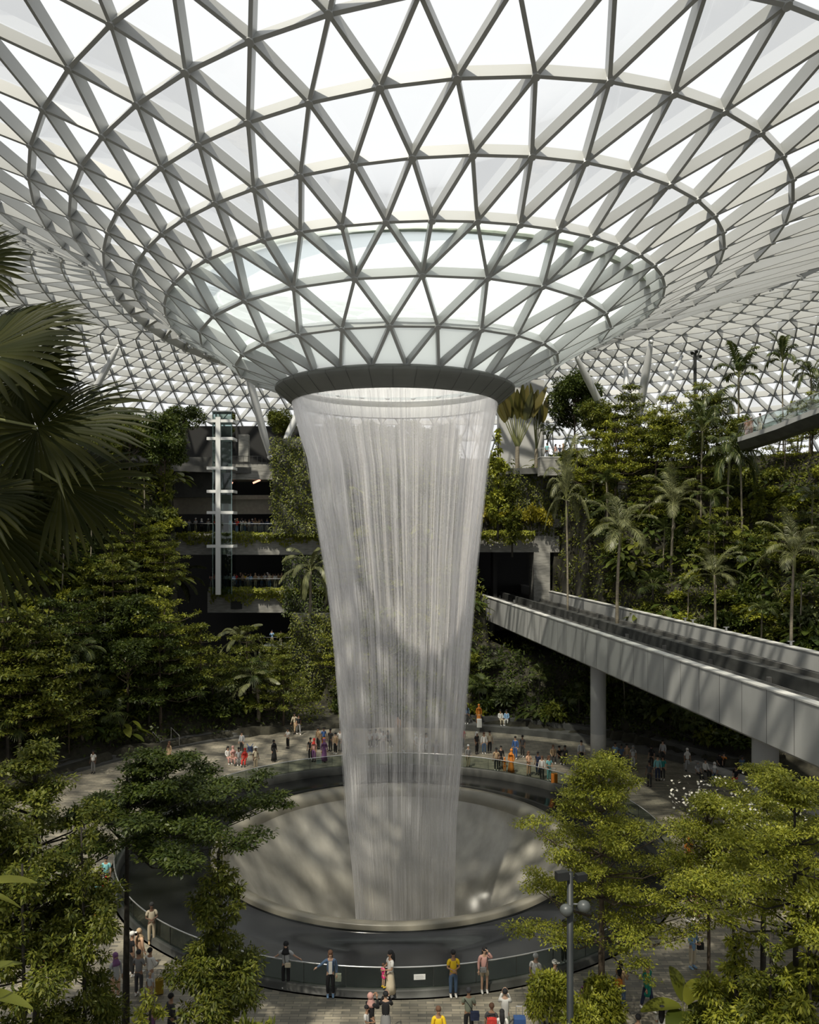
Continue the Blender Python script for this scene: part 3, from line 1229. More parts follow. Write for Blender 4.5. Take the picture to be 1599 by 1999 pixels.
def make_round(key, seed, m, n, L, H=8.0, cr=2.6, czr=2.3, kc=24, cat='tree', name='broadleaf_tree', flat=1.0):
    r = rs(seed)
    cl, br = [], []
    cz = H - czr * .95
    for i in range(kc):
        d = r.normal(size=3)
        d /= np.linalg.norm(d)
        if d[2] < -.55:
            d[2] = -d[2]
        c = np.array([d[0] * cr, d[1] * cr, d[2] * czr * flat]) * r.uniform(.5, .85) + [0, 0, cz]
        q = r.uniform(.55, 1.0) * cr * .42
        cl.append((c, (q, q, q * .7)))
        if i % 2 == 0:
            br.append(((0, 0, max(.8, c[2] - 1.6)), c, .06))
    proto(key, H, [('trunk', trunk_mesh('trunk', M_bark, cz, .16, .08, br)), ('foliage', crown_mesh('foliage', r, cl, n, L, L * .48, m))], name, cat)


def make_layered(key, seed, m, n, L, H=8.8, spread=3.8, levels=6, z0=.35, name='layered_tree', pad=1.0, bark=None, bend=0.1):
    r = rs(seed)
    cl, br = [], []
    for i in range(levels):
        f = i / (levels - 1)
        z = H * (z0 + (1 - z0) * f) * .97
        R = spread * (1 - .85 * f ** 1.6) * (.75 + .5 * r.random())
        k = max(3, int(8 * (1 - f * .6)))
        a0 = r.random() * 6.28
        for j in range(k):
            a = a0 + 2 * PI * j / k + r.normal() * .2
            for t in (.45, .75, 1.0):
                c = np.array([math.cos(a) * R * t, math.sin(a) * R * t, z + r.normal() * .12 + .25 * t - .1])
                q = pad * r.uniform(.55, .95) * (1.1 - .3 * t) * (spread / 3.8)
                cl.append((c, (q, q, q * .22)))
            br.append(((0, 0, z - .5), (math.cos(a) * R, math.sin(a) * R, z + .1), .045))
    proto(key, H, [('trunk', trunk_mesh('trunk', bark or M_bark, H * .96, .15, .03, br, bend)), ('foliage', crown_mesh('foliage', r, cl, n, L, L * .5, m, .05, .3, 1.6))], name, 'tree')


def make_column(key, seed, m, n, L, W, H=8.0, R=.95, z0=.12, name='columnar_tree', top=.35, cat='tree', per=6):
    r = rs(seed)
    cl, br = [], []
    k = int(H * per)
    for i in range(k):
        f = (i + r.random()) / k
        z = H * (z0 + (1 - z0) * f)
        a = i * 2.4 + r.normal() * .4
        rr = R * (.55 + .45 * math.sin(PI * min(1, .25 + f * .8))) * (1 - (1 - top) * max(0, f - .6) / .4) * (.75 + .35 * math.sin(z * 2.3 + seed))
        q0 = r.uniform(.35, 1.05)
        c = (math.cos(a) * rr * q0, math.sin(a) * rr * q0, z + r.normal() * .12)
        q = rr * r.uniform(.22, .5)
        cl.append((c, (q, q, q * .75)))
        if i % 2 == 0:
            br.append(((0, 0, z - .3), c, .022))
    proto(key, H, [('trunk', trunk_mesh('trunk', M_dbark, H * .95, .09, .03, br, .15)), ('foliage', crown_mesh('foliage', r, cl, n, L, W, m, .22, .25, .9))], name, cat)


def make_shrub(key, seed, m, n, L, W, R=1.0, H=1.2, name='shrub'):
    r = rs(seed)
    cl = []
    for i in range(14):
        a, q = r.random() * 6.28, R * math.sqrt(r.random()) * .75
        z = H * (.25 + .6 * (1 - (q / R) ** 2) * r.uniform(.7, 1.1))
        c = r.uniform(.3, .5) * R
        cl.append(((math.cos(a) * q, math.sin(a) * q, z), (c, c, c * .7)))
    q = MB()
    for c, _ in cl[:7]:
        q.tube([(0, 0, -.2), (c[0] * .5, c[1] * .5, c[2] * .6), c], [.04, .03, .015], 5)
    proto(key, H, [('stem', q.mesh('stem', M_dbark)), ('foliage', crown_mesh('foliage', r, cl, n, L, W, m, .1, .5))], name, 'shrub')


def frond(base, az, el, length, droop, nl, ll, lw, r, V, Fq, ang=.9, sag=.35, hang=0.5, rach=None):
    """one feather frond: arched midrib with two rows of leaflets"""
    p = np.array(base, float)
    e = el
    step = length / nl
    ca, sa = math.cos(az), math.sin(az)
    pts = [p.copy()]
    for i in range(nl):
        d = np.array([ca * math.cos(e), sa * math.cos(e), math.sin(e)])
        p = p + d * step
        pts.append(p.copy())
        e -= droop / nl * (0.5 + i / nl)
        f = i / nl
        if f < .12:
            continue
        l = ll * (math.sin(PI * min(.97, .16 + f * .84)) ** .6)
        side = np.array([-sa, ca, 0])
        upv = np.cross(d, side) * -1
        upv = np.array([-ca * math.sin(e), -sa * math.sin(e), math.cos(e)])
        for s in (-1, 1):
            dd = d * math.cos(ang) + side * s * math.sin(ang) + upv * (.25 - hang * f) + r.normal(size=3) * .05
            dd /= np.linalg.norm(dd)
            nn = np.cross(dd, d) * s
            nn /= max(np.linalg.norm(nn), 1e-6)
            ws = np.cross(dd, nn)
            b0 = len(V)
            mid = p + dd * l * .5
            tip = p + dd * l + np.array([0, 0, -sag * l])
            w_ = ws * lw * .5
            V += [p - w_ * .6, p + w_ * .6, mid + w_, mid - w_, tip + w_ * .12, tip - w_ * .12]
            Fq += [(b0, b0 + 1, b0 + 2, b0 + 3), (b0 + 3, b0 + 2, b0 + 4, b0 + 5)]
    if rach is not None:
        rach.append(pts)


def make_palm(key, seed, m, H, nf, fl, nl, ll, lw, r0=.11, el=(.2, 1.2), droop=1.7, name='feather_palm', shaft=True, bark=None, bend=.25, hang=.5, sag=.35, ang=.9):
    r = rs(seed)
    V, Fq, ra = [], [], []
    topx = (bend * math.sin(2.2) * .6, bend * (1 - math.cos(1.7)), H)
    for i in range(nf):
        az = i * 2.399 + r.normal() * .15
        e = el[0] + (el[1] - el[0]) * (i / max(1, nf - 1)) + r.normal() * .08
        frond(topx, az, e, fl * r.uniform(.85, 1.1), droop * r.uniform(.8, 1.15), nl, ll, lw, r, V, Fq, ang, sag, hang, ra)
    q = MB()
    for pts in ra:
        q.tube(pts[::max(1, len(pts) // 7)], [.03] * len(pts[::max(1, len(pts) // 7)]), 4, cap=False)
    parts = [('trunk', trunk_mesh('trunk', bark or M_pbark, H, r0 * 1.25, r0 * .8, (), bend)),
             ('leaf_stalks', q.mesh('leaf_stalks', M_petiole)),
             ('crown', fast_mesh('crown', np.array(V), np.array(Fq), m))]
    if shaft:
        q = MB()
        q.tube([(topx[0], topx[1], H - .9), (topx[0], topx[1], H - .4), (topx[0], topx[1], H + .15)], [r0 * .8, r0 * 1.1, r0 * .5], 10)
        parts.append(('crownshaft', q.mesh('crownshaft', M_petiole, True)))
    proto(key, H + fl * .55, parts, name, 'palm')


def fan_blade(mb_v, mb_f, hub, fwd, nrm, R, nseg, spread, r, droop=.25, split=.45):
    fwd = np.array(fwd, float)
    fwd /= np.linalg.norm(fwd)
    nrm = np.array(nrm, float)
    nrm -= fwd * nrm.dot(fwd)
    nrm /= np.linalg.norm(nrm)
    side = np.cross(nrm, fwd)
    da = spread / nseg
    for i in range(nseg):
        a = -spread / 2 + (i + .5) * da
        rr = R * (.82 + .18 * math.cos(a * .8)) * r.uniform(.9, 1.06)
        dz = droop * r.uniform(.5, 1.5)
        rows = []
        for t, wf in ((.03, 1.0), (split, 1.0), (split + (1 - split) * .5, .80), (1.0, .08)):
            w_ = math.tan(da / 2) * min(t, split * 1.05) * rr * wf
            d = fwd * math.cos(a) + side * math.sin(a)
            sd = -fwd * math.sin(a) + side * math.cos(a)
            tt = max(0, t - .4) / .6
            c = np.array(hub) + d * t * rr + np.array([0, 0, -dz * rr * tt * tt]) + nrm * (-.10 * rr * t * t)
            c = c + nrm * .0
            rows.append((c - sd * w_ + nrm * w_ * .30, c - nrm * w_ * .25, c + sd * w_ + nrm * w_ * .30))
        b0 = len(mb_v)
        for q in rows:
            mb_v += list(q)
        for k in range(3):
            o = b0 + k * 3
            mb_f += [(o, o + 1, o + 4, o + 3), (o + 1, o + 2, o + 5, o + 4)]


def make_fanpalm(key, seed, m, H, nf, R, pet, name='fan_palm', nseg=22, spread=4.2, el=(-.3, 1.2), r0=.1):
    r = rs(seed)
    V, Fq = [], []
    q = MB()
    for i in range(nf):
        az = i * 2.399
        e = el[0] + (el[1] - el[0]) * i / max(1, nf - 1)
        d = np.array([math.cos(az) * math.cos(e), math.sin(az) * math.cos(e), math.sin(e)])
        hub = np.array([0, 0, H]) + d * pet * r.uniform(.8, 1.15)
        q.tube([(0, 0, H), hub], [.03, .02], 5, cap=False)
        f = d + np.array([0, 0, -.35])
        fan_blade(V, Fq, hub, f, np.array([0, 0, 1.0]) + d * .2, R * r.uniform(.85, 1.1), nseg, spread, r)
    proto(key, H + pet * .9 + R * .4, [('trunk', trunk_mesh('trunk', M_dbark, H, r0 * 1.2, r0, ())), ('leaf_stalks', q.mesh('leaf_stalks', M_petiole)), ('crown', fast_mesh('crown', np.array(V), np.array(Fq), m))], name, 'palm')


def paddle(V, Fq, base, d, up, L, W, droop, notch=0.0, ns=7):
    """one broad entire leaf with a folded midrib"""
    d = np.array(d, float)
    d /= np.linalg.norm(d)
    s = np.cross(d, np.array(up, float))
    s /= max(np.linalg.norm(s), 1e-6)
    n = np.cross(s, d)
    b0 = len(V)
    for i in range(ns + 1):
        t = i / ns
        w_ = W * .5 * (math.sin(PI * (t * .93 + .05)) ** .65) * (1 - .25 * t)
        c = np.array(base) + d * L * t + np.array([0, 0, -droop * L * t * t])
        V += [c - s * w_ + n * w_ * .25, c, c + s * w_ + n * w_ * .25]
    for i in range(ns):
        o = b0 + i * 3
        Fq += [(o, o + 1, o + 4, o + 3), (o + 1, o + 2, o + 5, o + 4)]


def make_bigleaf(key, seed, m, k, L, W, H=1.6, name='big_leaf_plant'):
    r = rs(seed)
    V, Fq = [], []
    q = MB()
    for i in range(k):
        az = i * 2.4 + r.normal() * .2
        e = r.uniform(.2, 1.25)
        pl = H * r.uniform(.5, 1.0)
        b = np.array([math.cos(az) * math.cos(e) * pl * .8, math.sin(az) * math.cos(e) * pl * .8, math.sin(e) * pl + .1])
        q.tube([(0, 0, -.1), b * np.array([.4, .4, .7]), b], [.025, .02, .015], 5, cap=False)
        d = np.array([math.cos(az), math.sin(az), r.uniform(-.6, .1)])
        paddle(V, Fq, b, d, (0, 0, 1), L * r.uniform(.7, 1.15), W * r.uniform(.8, 1.15), .3)
    proto(key, H, [('leaf_stalks', q.mesh('leaf_stalks', M_petiole)), ('foliage', fast_mesh('foliage', np.array(V), np.array(Fq), m))], name, 'plant')


def make_traveller(key, seed, m, H=7.0, k=11):
    r = rs(seed)
    V, Fq = [], []
    q = MB()
    for i in range(k):
        a = (i / (k - 1) - .5) * .95
        d = np.array([math.sin(a), r.normal() * .06, math.cos(a)])
        b = np.array([math.sin(a) * .3, 0, H * .22]) + d * H * .36 * r.uniform(.9, 1.1)
        q.tube([(0, 0, H * .2), b], [.06, .04], 6, cap=False)
        paddle(V, Fq, b, d, (r.normal() * .5, -1, .15), H * .40 * r.uniform(.9, 1.1), H * .13, .05)
    proto(key, H, [('trunk', trunk_mesh('trunk', M_pbark, H * .24, .22, .2, ())), ('leaf_stalks', q.mesh('leaf_stalks', M_petiole)), ('foliage', fast_mesh('foliage', np.array(V), np.array(Fq), m))], 'travellers_palm', 'palm')


# prototypes
for i in range(2):
    make_round('round_dark%d' % i, 10 + i, M_leaf_dark, 5200, .34)
    make_round('round_mid%d' % i, 20 + i, M_leaf_mid, 4600, .34, cr=2.3)
    make_layered('layer_mid%d' % i, 30 + i, M_leaf_mid, 5200, .30, pad=1.1)
    make_layered('layer_lime%d' % i, 35 + i, M_leaf_lime, 4200, .26, pad=.95)
    make_layered('layer_dark%d' % i, 38 + i, M_leaf_dark, 5200, .30, pad=1.15)
    make_column('vine%d' % i, 40 + i, M_leaf_lime, 2600, .36, .20, 7.0, .8, name='creeper_post', top=.6)
    make_column('slim%d' % i, 45 + i, M_leaf_mid, 2600, .36, .16, 8.0, .85)
    make_shrub('shrub_dark%d' % i, 50 + i, M_leaf_dark, 620, .34, .16)
    make_shrub('shrub_mid%d' % i, 53 + i, M_leaf_mid, 620, .32, .15)
    make_shrub('shrub_lime%d' % i, 56 + i, M_leaf_lime, 620, .27, .14)
    make_shrub('shrub_blue%d' % i, 59 + i, M_leaf_blue, 560, .38, .17)
    make_palm('areca%d' % i, 60 + i, M_leaf_palm, 6.5, 13, 2.3, 24, .62, .075, .09)
    make_palm('silver%d' % i, 63 + i, M_leaf_silver, 5.5, 14, 3.3, 34, .80, .06, .12, el=(.1, 1.35), droop=1.35, hang=.45, sag=.25)
    make_palm('upright%d' % i, 66 + i, M_leaf_palm, 7.0, 9, 1.9, 18, .7, .11, .08, el=(.35, 1.35), droop=1.2, hang=.3)
    make_palm('broad%d' % i, 69 + i, M_leaf_silver, 4.5, 13, 3.6, 24, .62, .20, .16, el=(-.1, 1.2), droop=1.6, name='broad_frond_palm', hang=.9, sag=.3, ang=.7)
    make_fanpalm('fan%d' % i, 72 + i, M_leaf_palm, 3.0, 13, .95, 1.0)
    make_bigleaf('big_mid%d' % i, 75 + i, M_leaf_mid, 26, .85, .50)
    make_bigleaf('big_dark%d' % i, 78 + i, M_leaf_dark, 26, .80, .46)
make_round('round_big', 85, M_leaf_dark, 17000, .36, 11.5, 3.3, 4.4, 60)
make_shrub('shrub_gold', 81, M_leaf_gold, 560, .24, .13)
make_traveller('traveller', 83, M_leaf_red)

# undergrowth and scattered planting
RNG = random.Random(11)


def zone(x0, x1, y0, y1, n, mind, picks, where, y0m=26.0):
    """plants set at random over part of the slope; picks: (keys, share, height range, description)"""
    done = []
    tries = 0
    while len(done) < n and tries < n * 40:
        tries += 1
        px, py = RNG.uniform(x0, x1), RNG.uniform(y0, y1)
        if any((px - a) ** 2 + (py - b) ** 2 < mind ** 2 for a, b in done):
            continue
        keys, _, hr, desc = RNG.choices(picks, [q[1] for q in picks])[0]
        h = RNG.uniform(*hr)
        Y = march(px, py, h, y0m)
        if Y is None:
            continue
        p = at(px, py, Y)
        r = math.hypot(p.x + .8, p.y - 46)
        if r < 27.6:
            continue
        if corridor(p.x, p.y) and h > 5:
            continue
        key = RNG.choice(keys)
        s = h / PROTO[key][0]
        sxy = s if h > 2.2 else RNG.uniform(.9, 1.5)
        plant(key, p.x, p.y, ground(p.x, p.y) - .05, sxy, RNG.uniform(0, 6.28), sz=s if h > 2.2 else max(s, .8), ordd=desc + ' ' + where)
        done.append((px, py))


def pair(k):
    return [k + '0', k + '1']


SH = lambda a, b: [(pair('shrub_dark'), a, (1.0, 1.9), 'dark leafy shrub'), (pair('shrub_mid'), b, (1.0, 1.9), 'mid green leafy shrub'), (pair('shrub_blue'), .5, (1.0, 1.8), 'grey green leafy shrub'), (pair('big_mid'), .5, (1.2, 2.0), 'broad leaved green plant'), (pair('big_dark'), .4, (1.2, 2.0), 'broad leaved dark plant')]
LIME = [(pair('shrub_lime'), 1.0, (.9, 1.6), 'yellow green bushy shrub')]

# left slope
zone(0, 335, 905, 1010, 34, 17, SH(1.0, 1.0) + LIME * 2, 'on the left slope, top rows')
zone(0, 345, 1010, 1130, 42, 18, SH(1.0, 1.0) + LIME * 2, 'on the left slope, middle rows')
zone(0, 400, 1130, 1300, 46, 21, SH(1.0, 1.0) + LIME, 'on the left slope, lower rows')
zone(0, 560, 1300, 1450, 40, 23, SH(1.5, .5), 'at the foot of the left slope')
zone(140, 420, 790, 850, 9, 26, [(pair('round_mid'), 1, (5, 8), 'round green tree'), (pair('layer_lime'), .8, (5, 8), 'airy yellow green tree'), (pair('round_dark'), 1, (5, 8.5), 'dense dark tree')], 'on the park level at back left', 70)
zone(0, 330, 860, 960, 9, 44, [(pair('layer_mid'), 1, (5, 7), 'layered green tree'), (pair('areca'), 1, (5, 7), 'slim feather palm'), (pair('slim'), .7, (4.5, 6), 'narrow green tree')], 'on the upper left slope')
zone(0, 330, 980, 1120, 10, 48, [(pair('round_dark'), .7, (4.5, 7), 'dense dark tree'), (pair('layer_lime'), .9, (4.5, 7), 'airy yellow green tree'), (pair('slim'), 1, (4.5, 7), 'narrow green tree'), (pair('upright'), .8, (5, 7), 'upright feather palm'), (pair('layer_mid'), .8, (4.5, 7), 'layered green tree')], 'on the middle left slope')
zone(0, 330, 1150, 1290, 12, 50, [(pair('layer_mid'), 1.4, (7, 10), 'layered green tree'), (pair('layer_dark'), .7, (6, 9.5), 'layered dark tree'), (pair('layer_lime'), .7, (6, 9), 'airy yellow green tree'), (pair('round_dark'), .5, (6, 8), 'dense dark tree'), (pair('areca'), .5, (6, 8), 'slim feather palm')], 'on the lower left slope')
zone(330, 560, 1215, 1330, 8, 42, [(pair('layer_mid'), 1.2, (5.5, 8), 'layered green tree'), (pair('layer_dark'), 1.0, (5.5, 8), 'layered dark tree'), (pair('fan'), .5, (3.5, 5), 'fan palm')], 'below the balconies left of the water')
zone(0, 330, 1320, 1430, 8, 55, [(pair('fan'), 1, (3.5, 5), 'fan palm'), (pair('layer_mid'), 1, (4.5, 6), 'small layered tree'), (pair('areca'), 1, (3.5, 5), 'small feather palm')], 'by the dark steps at left')
# behind the water
zone(640, 925, 890, 1110, 34, 24, SH(1, 1) + LIME, 'behind the falling water, upper rows')
zone(640, 925, 1110, 1400, 34, 26, SH(1, 1) + LIME, 'behind the falling water, lower rows')
zone(640, 925, 930, 1250, 8, 62, [(pair('slim'), 1, (5, 7), 'narrow green tree'), (pair('layer_lime'), 1, (5, 7), 'airy yellow green tree'), (pair('areca'), 1, (5, 7), 'slim feather palm')], 'behind the falling water')
zone(640, 960, 800, 850, 8, 34, [(pair('round_mid'), 1, (5, 7), 'round green tree'), (pair('round_dark'), 1, (5, 7), 'dense dark tree')], 'on the park level behind the falling water', 70)
# right slope
zone(945, 1599, 905, 1000, 48, 19, SH(.8, 1) + LIME + LIME, 'on the right slope, top rows')
zone(945, 1599, 1000, 1100, 50, 20, SH(1, 1) + LIME, 'on the right slope, middle rows')
zone(1045, 1599, 1100, 1250, 48, 21, SH(1.1, .9) + LIME, 'on the right slope above the train track')
zone(900, 1599, 1290, 1440, 34, 24, SH(1.5, .5), 'under the train track')
zone(1160, 1440, 745, 850, 13, 30, [(pair('round_mid'), .7, (5, 8), 'round green tree'), (pair('layer_lime'), 1.4, (5, 9), 'airy yellow green tree'), (pair('layer_mid'), 1, (6, 9), 'layered green tree')], 'on the park level at back right', 70)
zone(1440, 1599, 760, 830, 5, 26, [(pair('layer_lime'), 1, (4, 6), 'airy yellow green tree'), (pair('round_mid'), .6, (4, 6), 'round green tree')], 'behind the raised walkway', 66)
zone(1150, 1599, 870, 1010, 9, 48, [(pair('upright'), 1, (5, 8), 'upright feather palm'), (pair('areca'), 1.4, (5, 8), 'slim feather palm'), (pair('layer_mid'), .6, (5, 7), 'layered green tree'), (pair('slim'), .6, (5, 7), 'narrow green tree')], 'on the upper right slope')
zone(1060, 1599, 1020, 1180, 12, 50, [(pair('areca'), 1.4, (4.5, 6.5), 'slim feather palm'), (pair('fan'), 1, (3.5, 4.5), 'fan palm'), (pair('upright'), .7, (5, 7), 'upright feather palm'), (pair('layer_lime'), .4, (4, 5), 'airy yellow green tree')], 'on the lower right slope')
zone(920, 1440, 1290, 1420, 8, 55, [(pair('fan'), 1, (2.8, 3.8), 'fan palm'), (pair('areca'), .6, (3, 4), 'small feather palm')], 'in the shade under the train track')


def put(key, px, py, h, label, rz=None, ymin=26, sx=None):
    """a plant picked out in the photograph: its top at the pixel, standing on the slope"""
    Y = march(px, py, h, ymin) or 96
    p = at(px, py, Y)
    s = h / PROTO[key][0]
    return plant(key, p.x, p.y, ground(p.x, p.y) - .1, sx or s, RNG.uniform(0, 6.28) if rz is None else rz, label, sz=s)


def putY(key, px, py, Y, zbase, label, rz=None, sx=None):
    p = at(px, py, Y)
    s = (p.z - zbase) / PROTO[key][0]
    return plant(key, p.x, p.y, zbase, sx or s, RNG.uniform(0, 6.28) if rz is None else rz, label, sz=s)


put('broad0', 342, 1085, 7.5, 'large palm with broad drooping fronds left of the middle balcony', ymin=60, sx=1.15)
putY('broad1', 603, 1062, 84, 7.0, 'broad frond palm against the left edge of the water by the middle balcony', sx=.9)
putY('broad0', 505, 1300, 72, 1.0, 'broad frond palm in front of the dark entrance', sx=.95)
putY('broad1', 470, 1215, 80, 3.0, 'broad frond palm under the middle balcony', sx=.75)
putY('vine0', 316, 955, 84, 12.5, 'tall yellow green creeper post left of the upper balcony', sx=1.25)
putY('round_dark0', 358, 785, 97, 25, 'dark rounded tree on the park level left of the lift', sx=.95)
putY('round_mid0', 545, 800, 101, 25, 'tree behind the thick silver support next to the lift', sx=.9)
putY('round_mid1', 590, 850, 95, 19, 'bushy tree between the lift and the falling water', sx=.9)
putY('vine1', 972, 838, 90, 17, 'yellow green creeper post right beside the falling water', sx=1.3)
putY('vine0', 1188, 812, 86, 14, 'tall yellow green creeper post below the long slanted support', sx=1.35)
putY('slim0', 1000, 900, 90, 15, 'narrow tree with thin trunk beside the falling water', sx=1.2)
putY('traveller', 1010, 742, 97, 25, 'tall plant with upright bronze paddle leaves near the collar', .1, sx=1.25)
putY('traveller', 1047, 752, 99, 25, 'second upright paddle leaf plant, touching the big dark tree', 1.1, sx=1.1)
putY('round_big', 1122, 728, 97, 24.9, 'big dense dark tree on the park level behind the long slanted support')
putY('silver0', 1108, 878, 80, ground(at(1108, 900, 80).x, 80), 'pale feather palm with long thin leaning trunk above the tunnel', sx=.8)
putY('silver1', 1205, 975, 74, 9, 'large silvery feather palm in the middle of the right slope', sx=1.15)
putY('silver0', 1310, 925, 76, 11, 'second silvery palm, upper middle of the right slope', sx=1.0)
putY('silver1', 1395, 1075, 66, 8, 'silvery palm hanging over the train track', sx=.8)
putY('upright0', 1437, 690, 84, 17, 'tall palm topping the right slope against the dome', sx=1.35)
putY('areca0', 1405, 745, 82, 16, 'slim palm just left of the tallest right hand palm', sx=1.25)
putY('upright1', 1532, 668, 84, 21, 'thin palm with upright fronds against the dome, right edge', sx=1.0)
putY('areca1', 1578, 692, 84, 21, 'feathery thin palm against the dome at the right edge', sx=.95)
putY('upright0', 1370, 800, 78, 13, 'dark upright palm above the middle of the right slope', sx=1.2)
putY('areca0', 1418, 838, 76, 10, 'slim dark palm with two bare trunks below the walkway', sx=1.2)
putY('areca1', 1448, 838, 75, 10, 'slim dark palm nearest the end of the raised walkway', sx=1.1)
putY('silver0', 1545, 1015, 60, 8, 'drooping silvery palm at the right edge above the train track', sx=.9)
for i in range(9):                                  # golden shrubs on the ledge over the tunnel mouth
    px = 948 + i * 15
    o = putY('shrub_gold', px, 986 + (i % 3) * 7, 96.2, wz(1034, 96.2) + .25 * (i % 2), None, sx=1.05)
    ORD.append((o, 'bright golden shrub in the row above the tunnel mouth'))

# undergrowth: leaf cover of the beds, nobody could count it
def undergrowth(name, x0, x1, y0, y1, n, m, label):
    r = rs(int(x0) + n)
    P, Rr = [], []
    k = 0
    while len(P) < n and k < n * 6:
        k += 1
        px, py = r.uniform(x0, x1), r.uniform(y0, y1)
        Y = march(px, py, .25, 26)
        if Y is None:
            continue
        p = at(px, py, Y)
        if math.hypot(p.x + .8, p.y - 46) < 28.2:
            continue
        P.append(p)
        Rr.append(r.uniform(.35, .8))
    P = np.array(P)
    Rr = np.array(Rr)
    kk = np.repeat(np.arange(len(P)), 26)
    d = nz(r.normal(size=(len(kk), 3)))
    pos = P[kk] + d * Rr[kk][:, None] * np.array([1, 1, .8])
    V, Fq = leaf_quads(pos, d + r.normal(size=d.shape) * .5, d * .6 + np.array([0, -.2, .8]) + r.normal(size=d.shape) * .4, r.uniform(.22, .44, len(kk)), r.uniform(.11, .2, len(kk)))
    tag(link(name, fast_mesh(name, V, Fq, m)), label, 'undergrowth', kind='stuff')


undergrowth('undergrowth', -160, 560, 880, 1460, 1800, M_leaf_dark, 'dark leafy undergrowth covering the left slope')
undergrowth('undergrowth', 560, 945, 880, 1440, 900, M_leaf_mid, 'green undergrowth covering the slope behind the water')
undergrowth('undergrowth', 945, 1800, 850, 1270, 1900, M_leaf_mid, 'green undergrowth covering the right slope above the train track')
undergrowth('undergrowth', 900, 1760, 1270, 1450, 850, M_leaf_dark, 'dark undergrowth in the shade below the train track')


# creepers hanging over the balcony fronts
def creeper(name, px0, px1, Y, py, drop, n, m, label):
    r = rs(n)
    X = r.uniform(wx(px0, Y), wx(px1, Y), n)
    mound = .5 + .5 * np.sin(X * 2.1) * np.sin(X * .83 + 1)
    u = r.random(n)
    z = wz(py, Y) + .55 - u ** 1.5 * (drop * (.35 + .65 * mound)) + .25 * mound
    P = np.stack([X, Y - .15 - .55 * np.sin(np.minimum(1, u * 1.4) * PI) * r.random(n), z], 1)
    D = np.stack([r.normal(size=n) * .6, -np.abs(r.normal(size=n)) * .5, -.4 + r.normal(size=n) * .4], 1)
    U = np.stack([r.normal(size=n) * .3, -np.ones(n) * .6, np.ones(n) * .7], 1)
    V, Fq = leaf_quads(P, D, U, r.uniform(.18, .36, n), r.uniform(.12, .2, n))
    tag(link(name, fast_mesh(name, V, Fq, m)), label, 'creeper', kind='stuff')


creeper('ivy', 345, 645, 93.9, 1050, 1.8, 2600, M_leaf_lime, 'yellow green creepers along the upper balcony edge')
creeper('ivy', 412, 640, 93.9, 1158, 2.2, 2400, M_leaf_lime, 'yellow green creepers along the middle balcony edge')
creeper('ivy', 508, 640, 90.9, 1273, 1.4, 1200, M_leaf_mid, 'green creepers along the lowest balcony edge')
creeper('ivy', 930, 1042, 96.2, 1047, 2.0, 1300, M_leaf_lime, 'yellow green creepers hanging over the tunnel lintel')


def green_wall(name, px0, px1, py0, py1, Y, n, m, label, L=.34):
    r = rs(n + 1)
    X0, X1, z1, z0 = wx(px0, Y), wx(px1, Y), wz(py0, Y), wz(py1, Y)
    o = thing(name, label, 'green wall', ((X0 + X1) / 2, Y, z0))
    q = MB()
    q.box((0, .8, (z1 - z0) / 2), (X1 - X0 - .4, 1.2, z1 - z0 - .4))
    q.obj('backing_wall', M_dconc, o)
    X = r.uniform(-(X1 - X0) / 2, (X1 - X0) / 2, n)
    z = r.uniform(0, z1 - z0, n)
    b = .5 + .5 * np.sin(X * 1.7 + z * .6) * np.sin(z * 1.3 + 2)
    P = np.stack([X, .2 - b * 1.1 * r.random(n) ** .5, z], 1)
    D = np.stack([r.normal(size=n) * .6, -np.abs(r.normal(size=n)) * .6, -.5 + r.normal(size=n) * .4], 1)
    U = np.stack([r.normal(size=n) * .3, -np.ones(n) * .7, np.ones(n) * .6], 1)
    V, Fq = leaf_quads(P, D, U, r.uniform(.6, 1.2, n) * L, r.uniform(.3, .55, n) * L)
    tag(link('foliage', fast_mesh('foliage', V, Fq, m), o), kind='stuff')


green_wall('green_wall', 528, 652, 852, 1046, 92.5, 4200, M_leaf_mid, 'tall leafy wall right of the lift beside the water')
green_wall('green_wall', 566, 652, 1195, 1445, 83, 4200, M_leaf_mid, 'leaf covered wall right of the dark entrance, left of the water', .3)
green_wall('green_wall', 552, 650, 1083, 1200, 93.4, 1800, M_leaf_dark, 'leaf covered pier between the two crowded balconies and the water')
green_wall('green_wall', 640, 900, 852, 1060, 95, 4600, M_leaf_mid, 'wide leaf covered wall directly behind the falling water')
green_wall('green_wall', 940, 1078, 912, 1046, 97.2, 3200, M_leaf_mid, 'leaf covered wall above the tunnel mouth, right of the water')
green_wall('green_wall', 1040, 1100, 1046, 1120, 98.5, 900, M_leaf_mid, 'leaf covered pier right of the tunnel mouth')
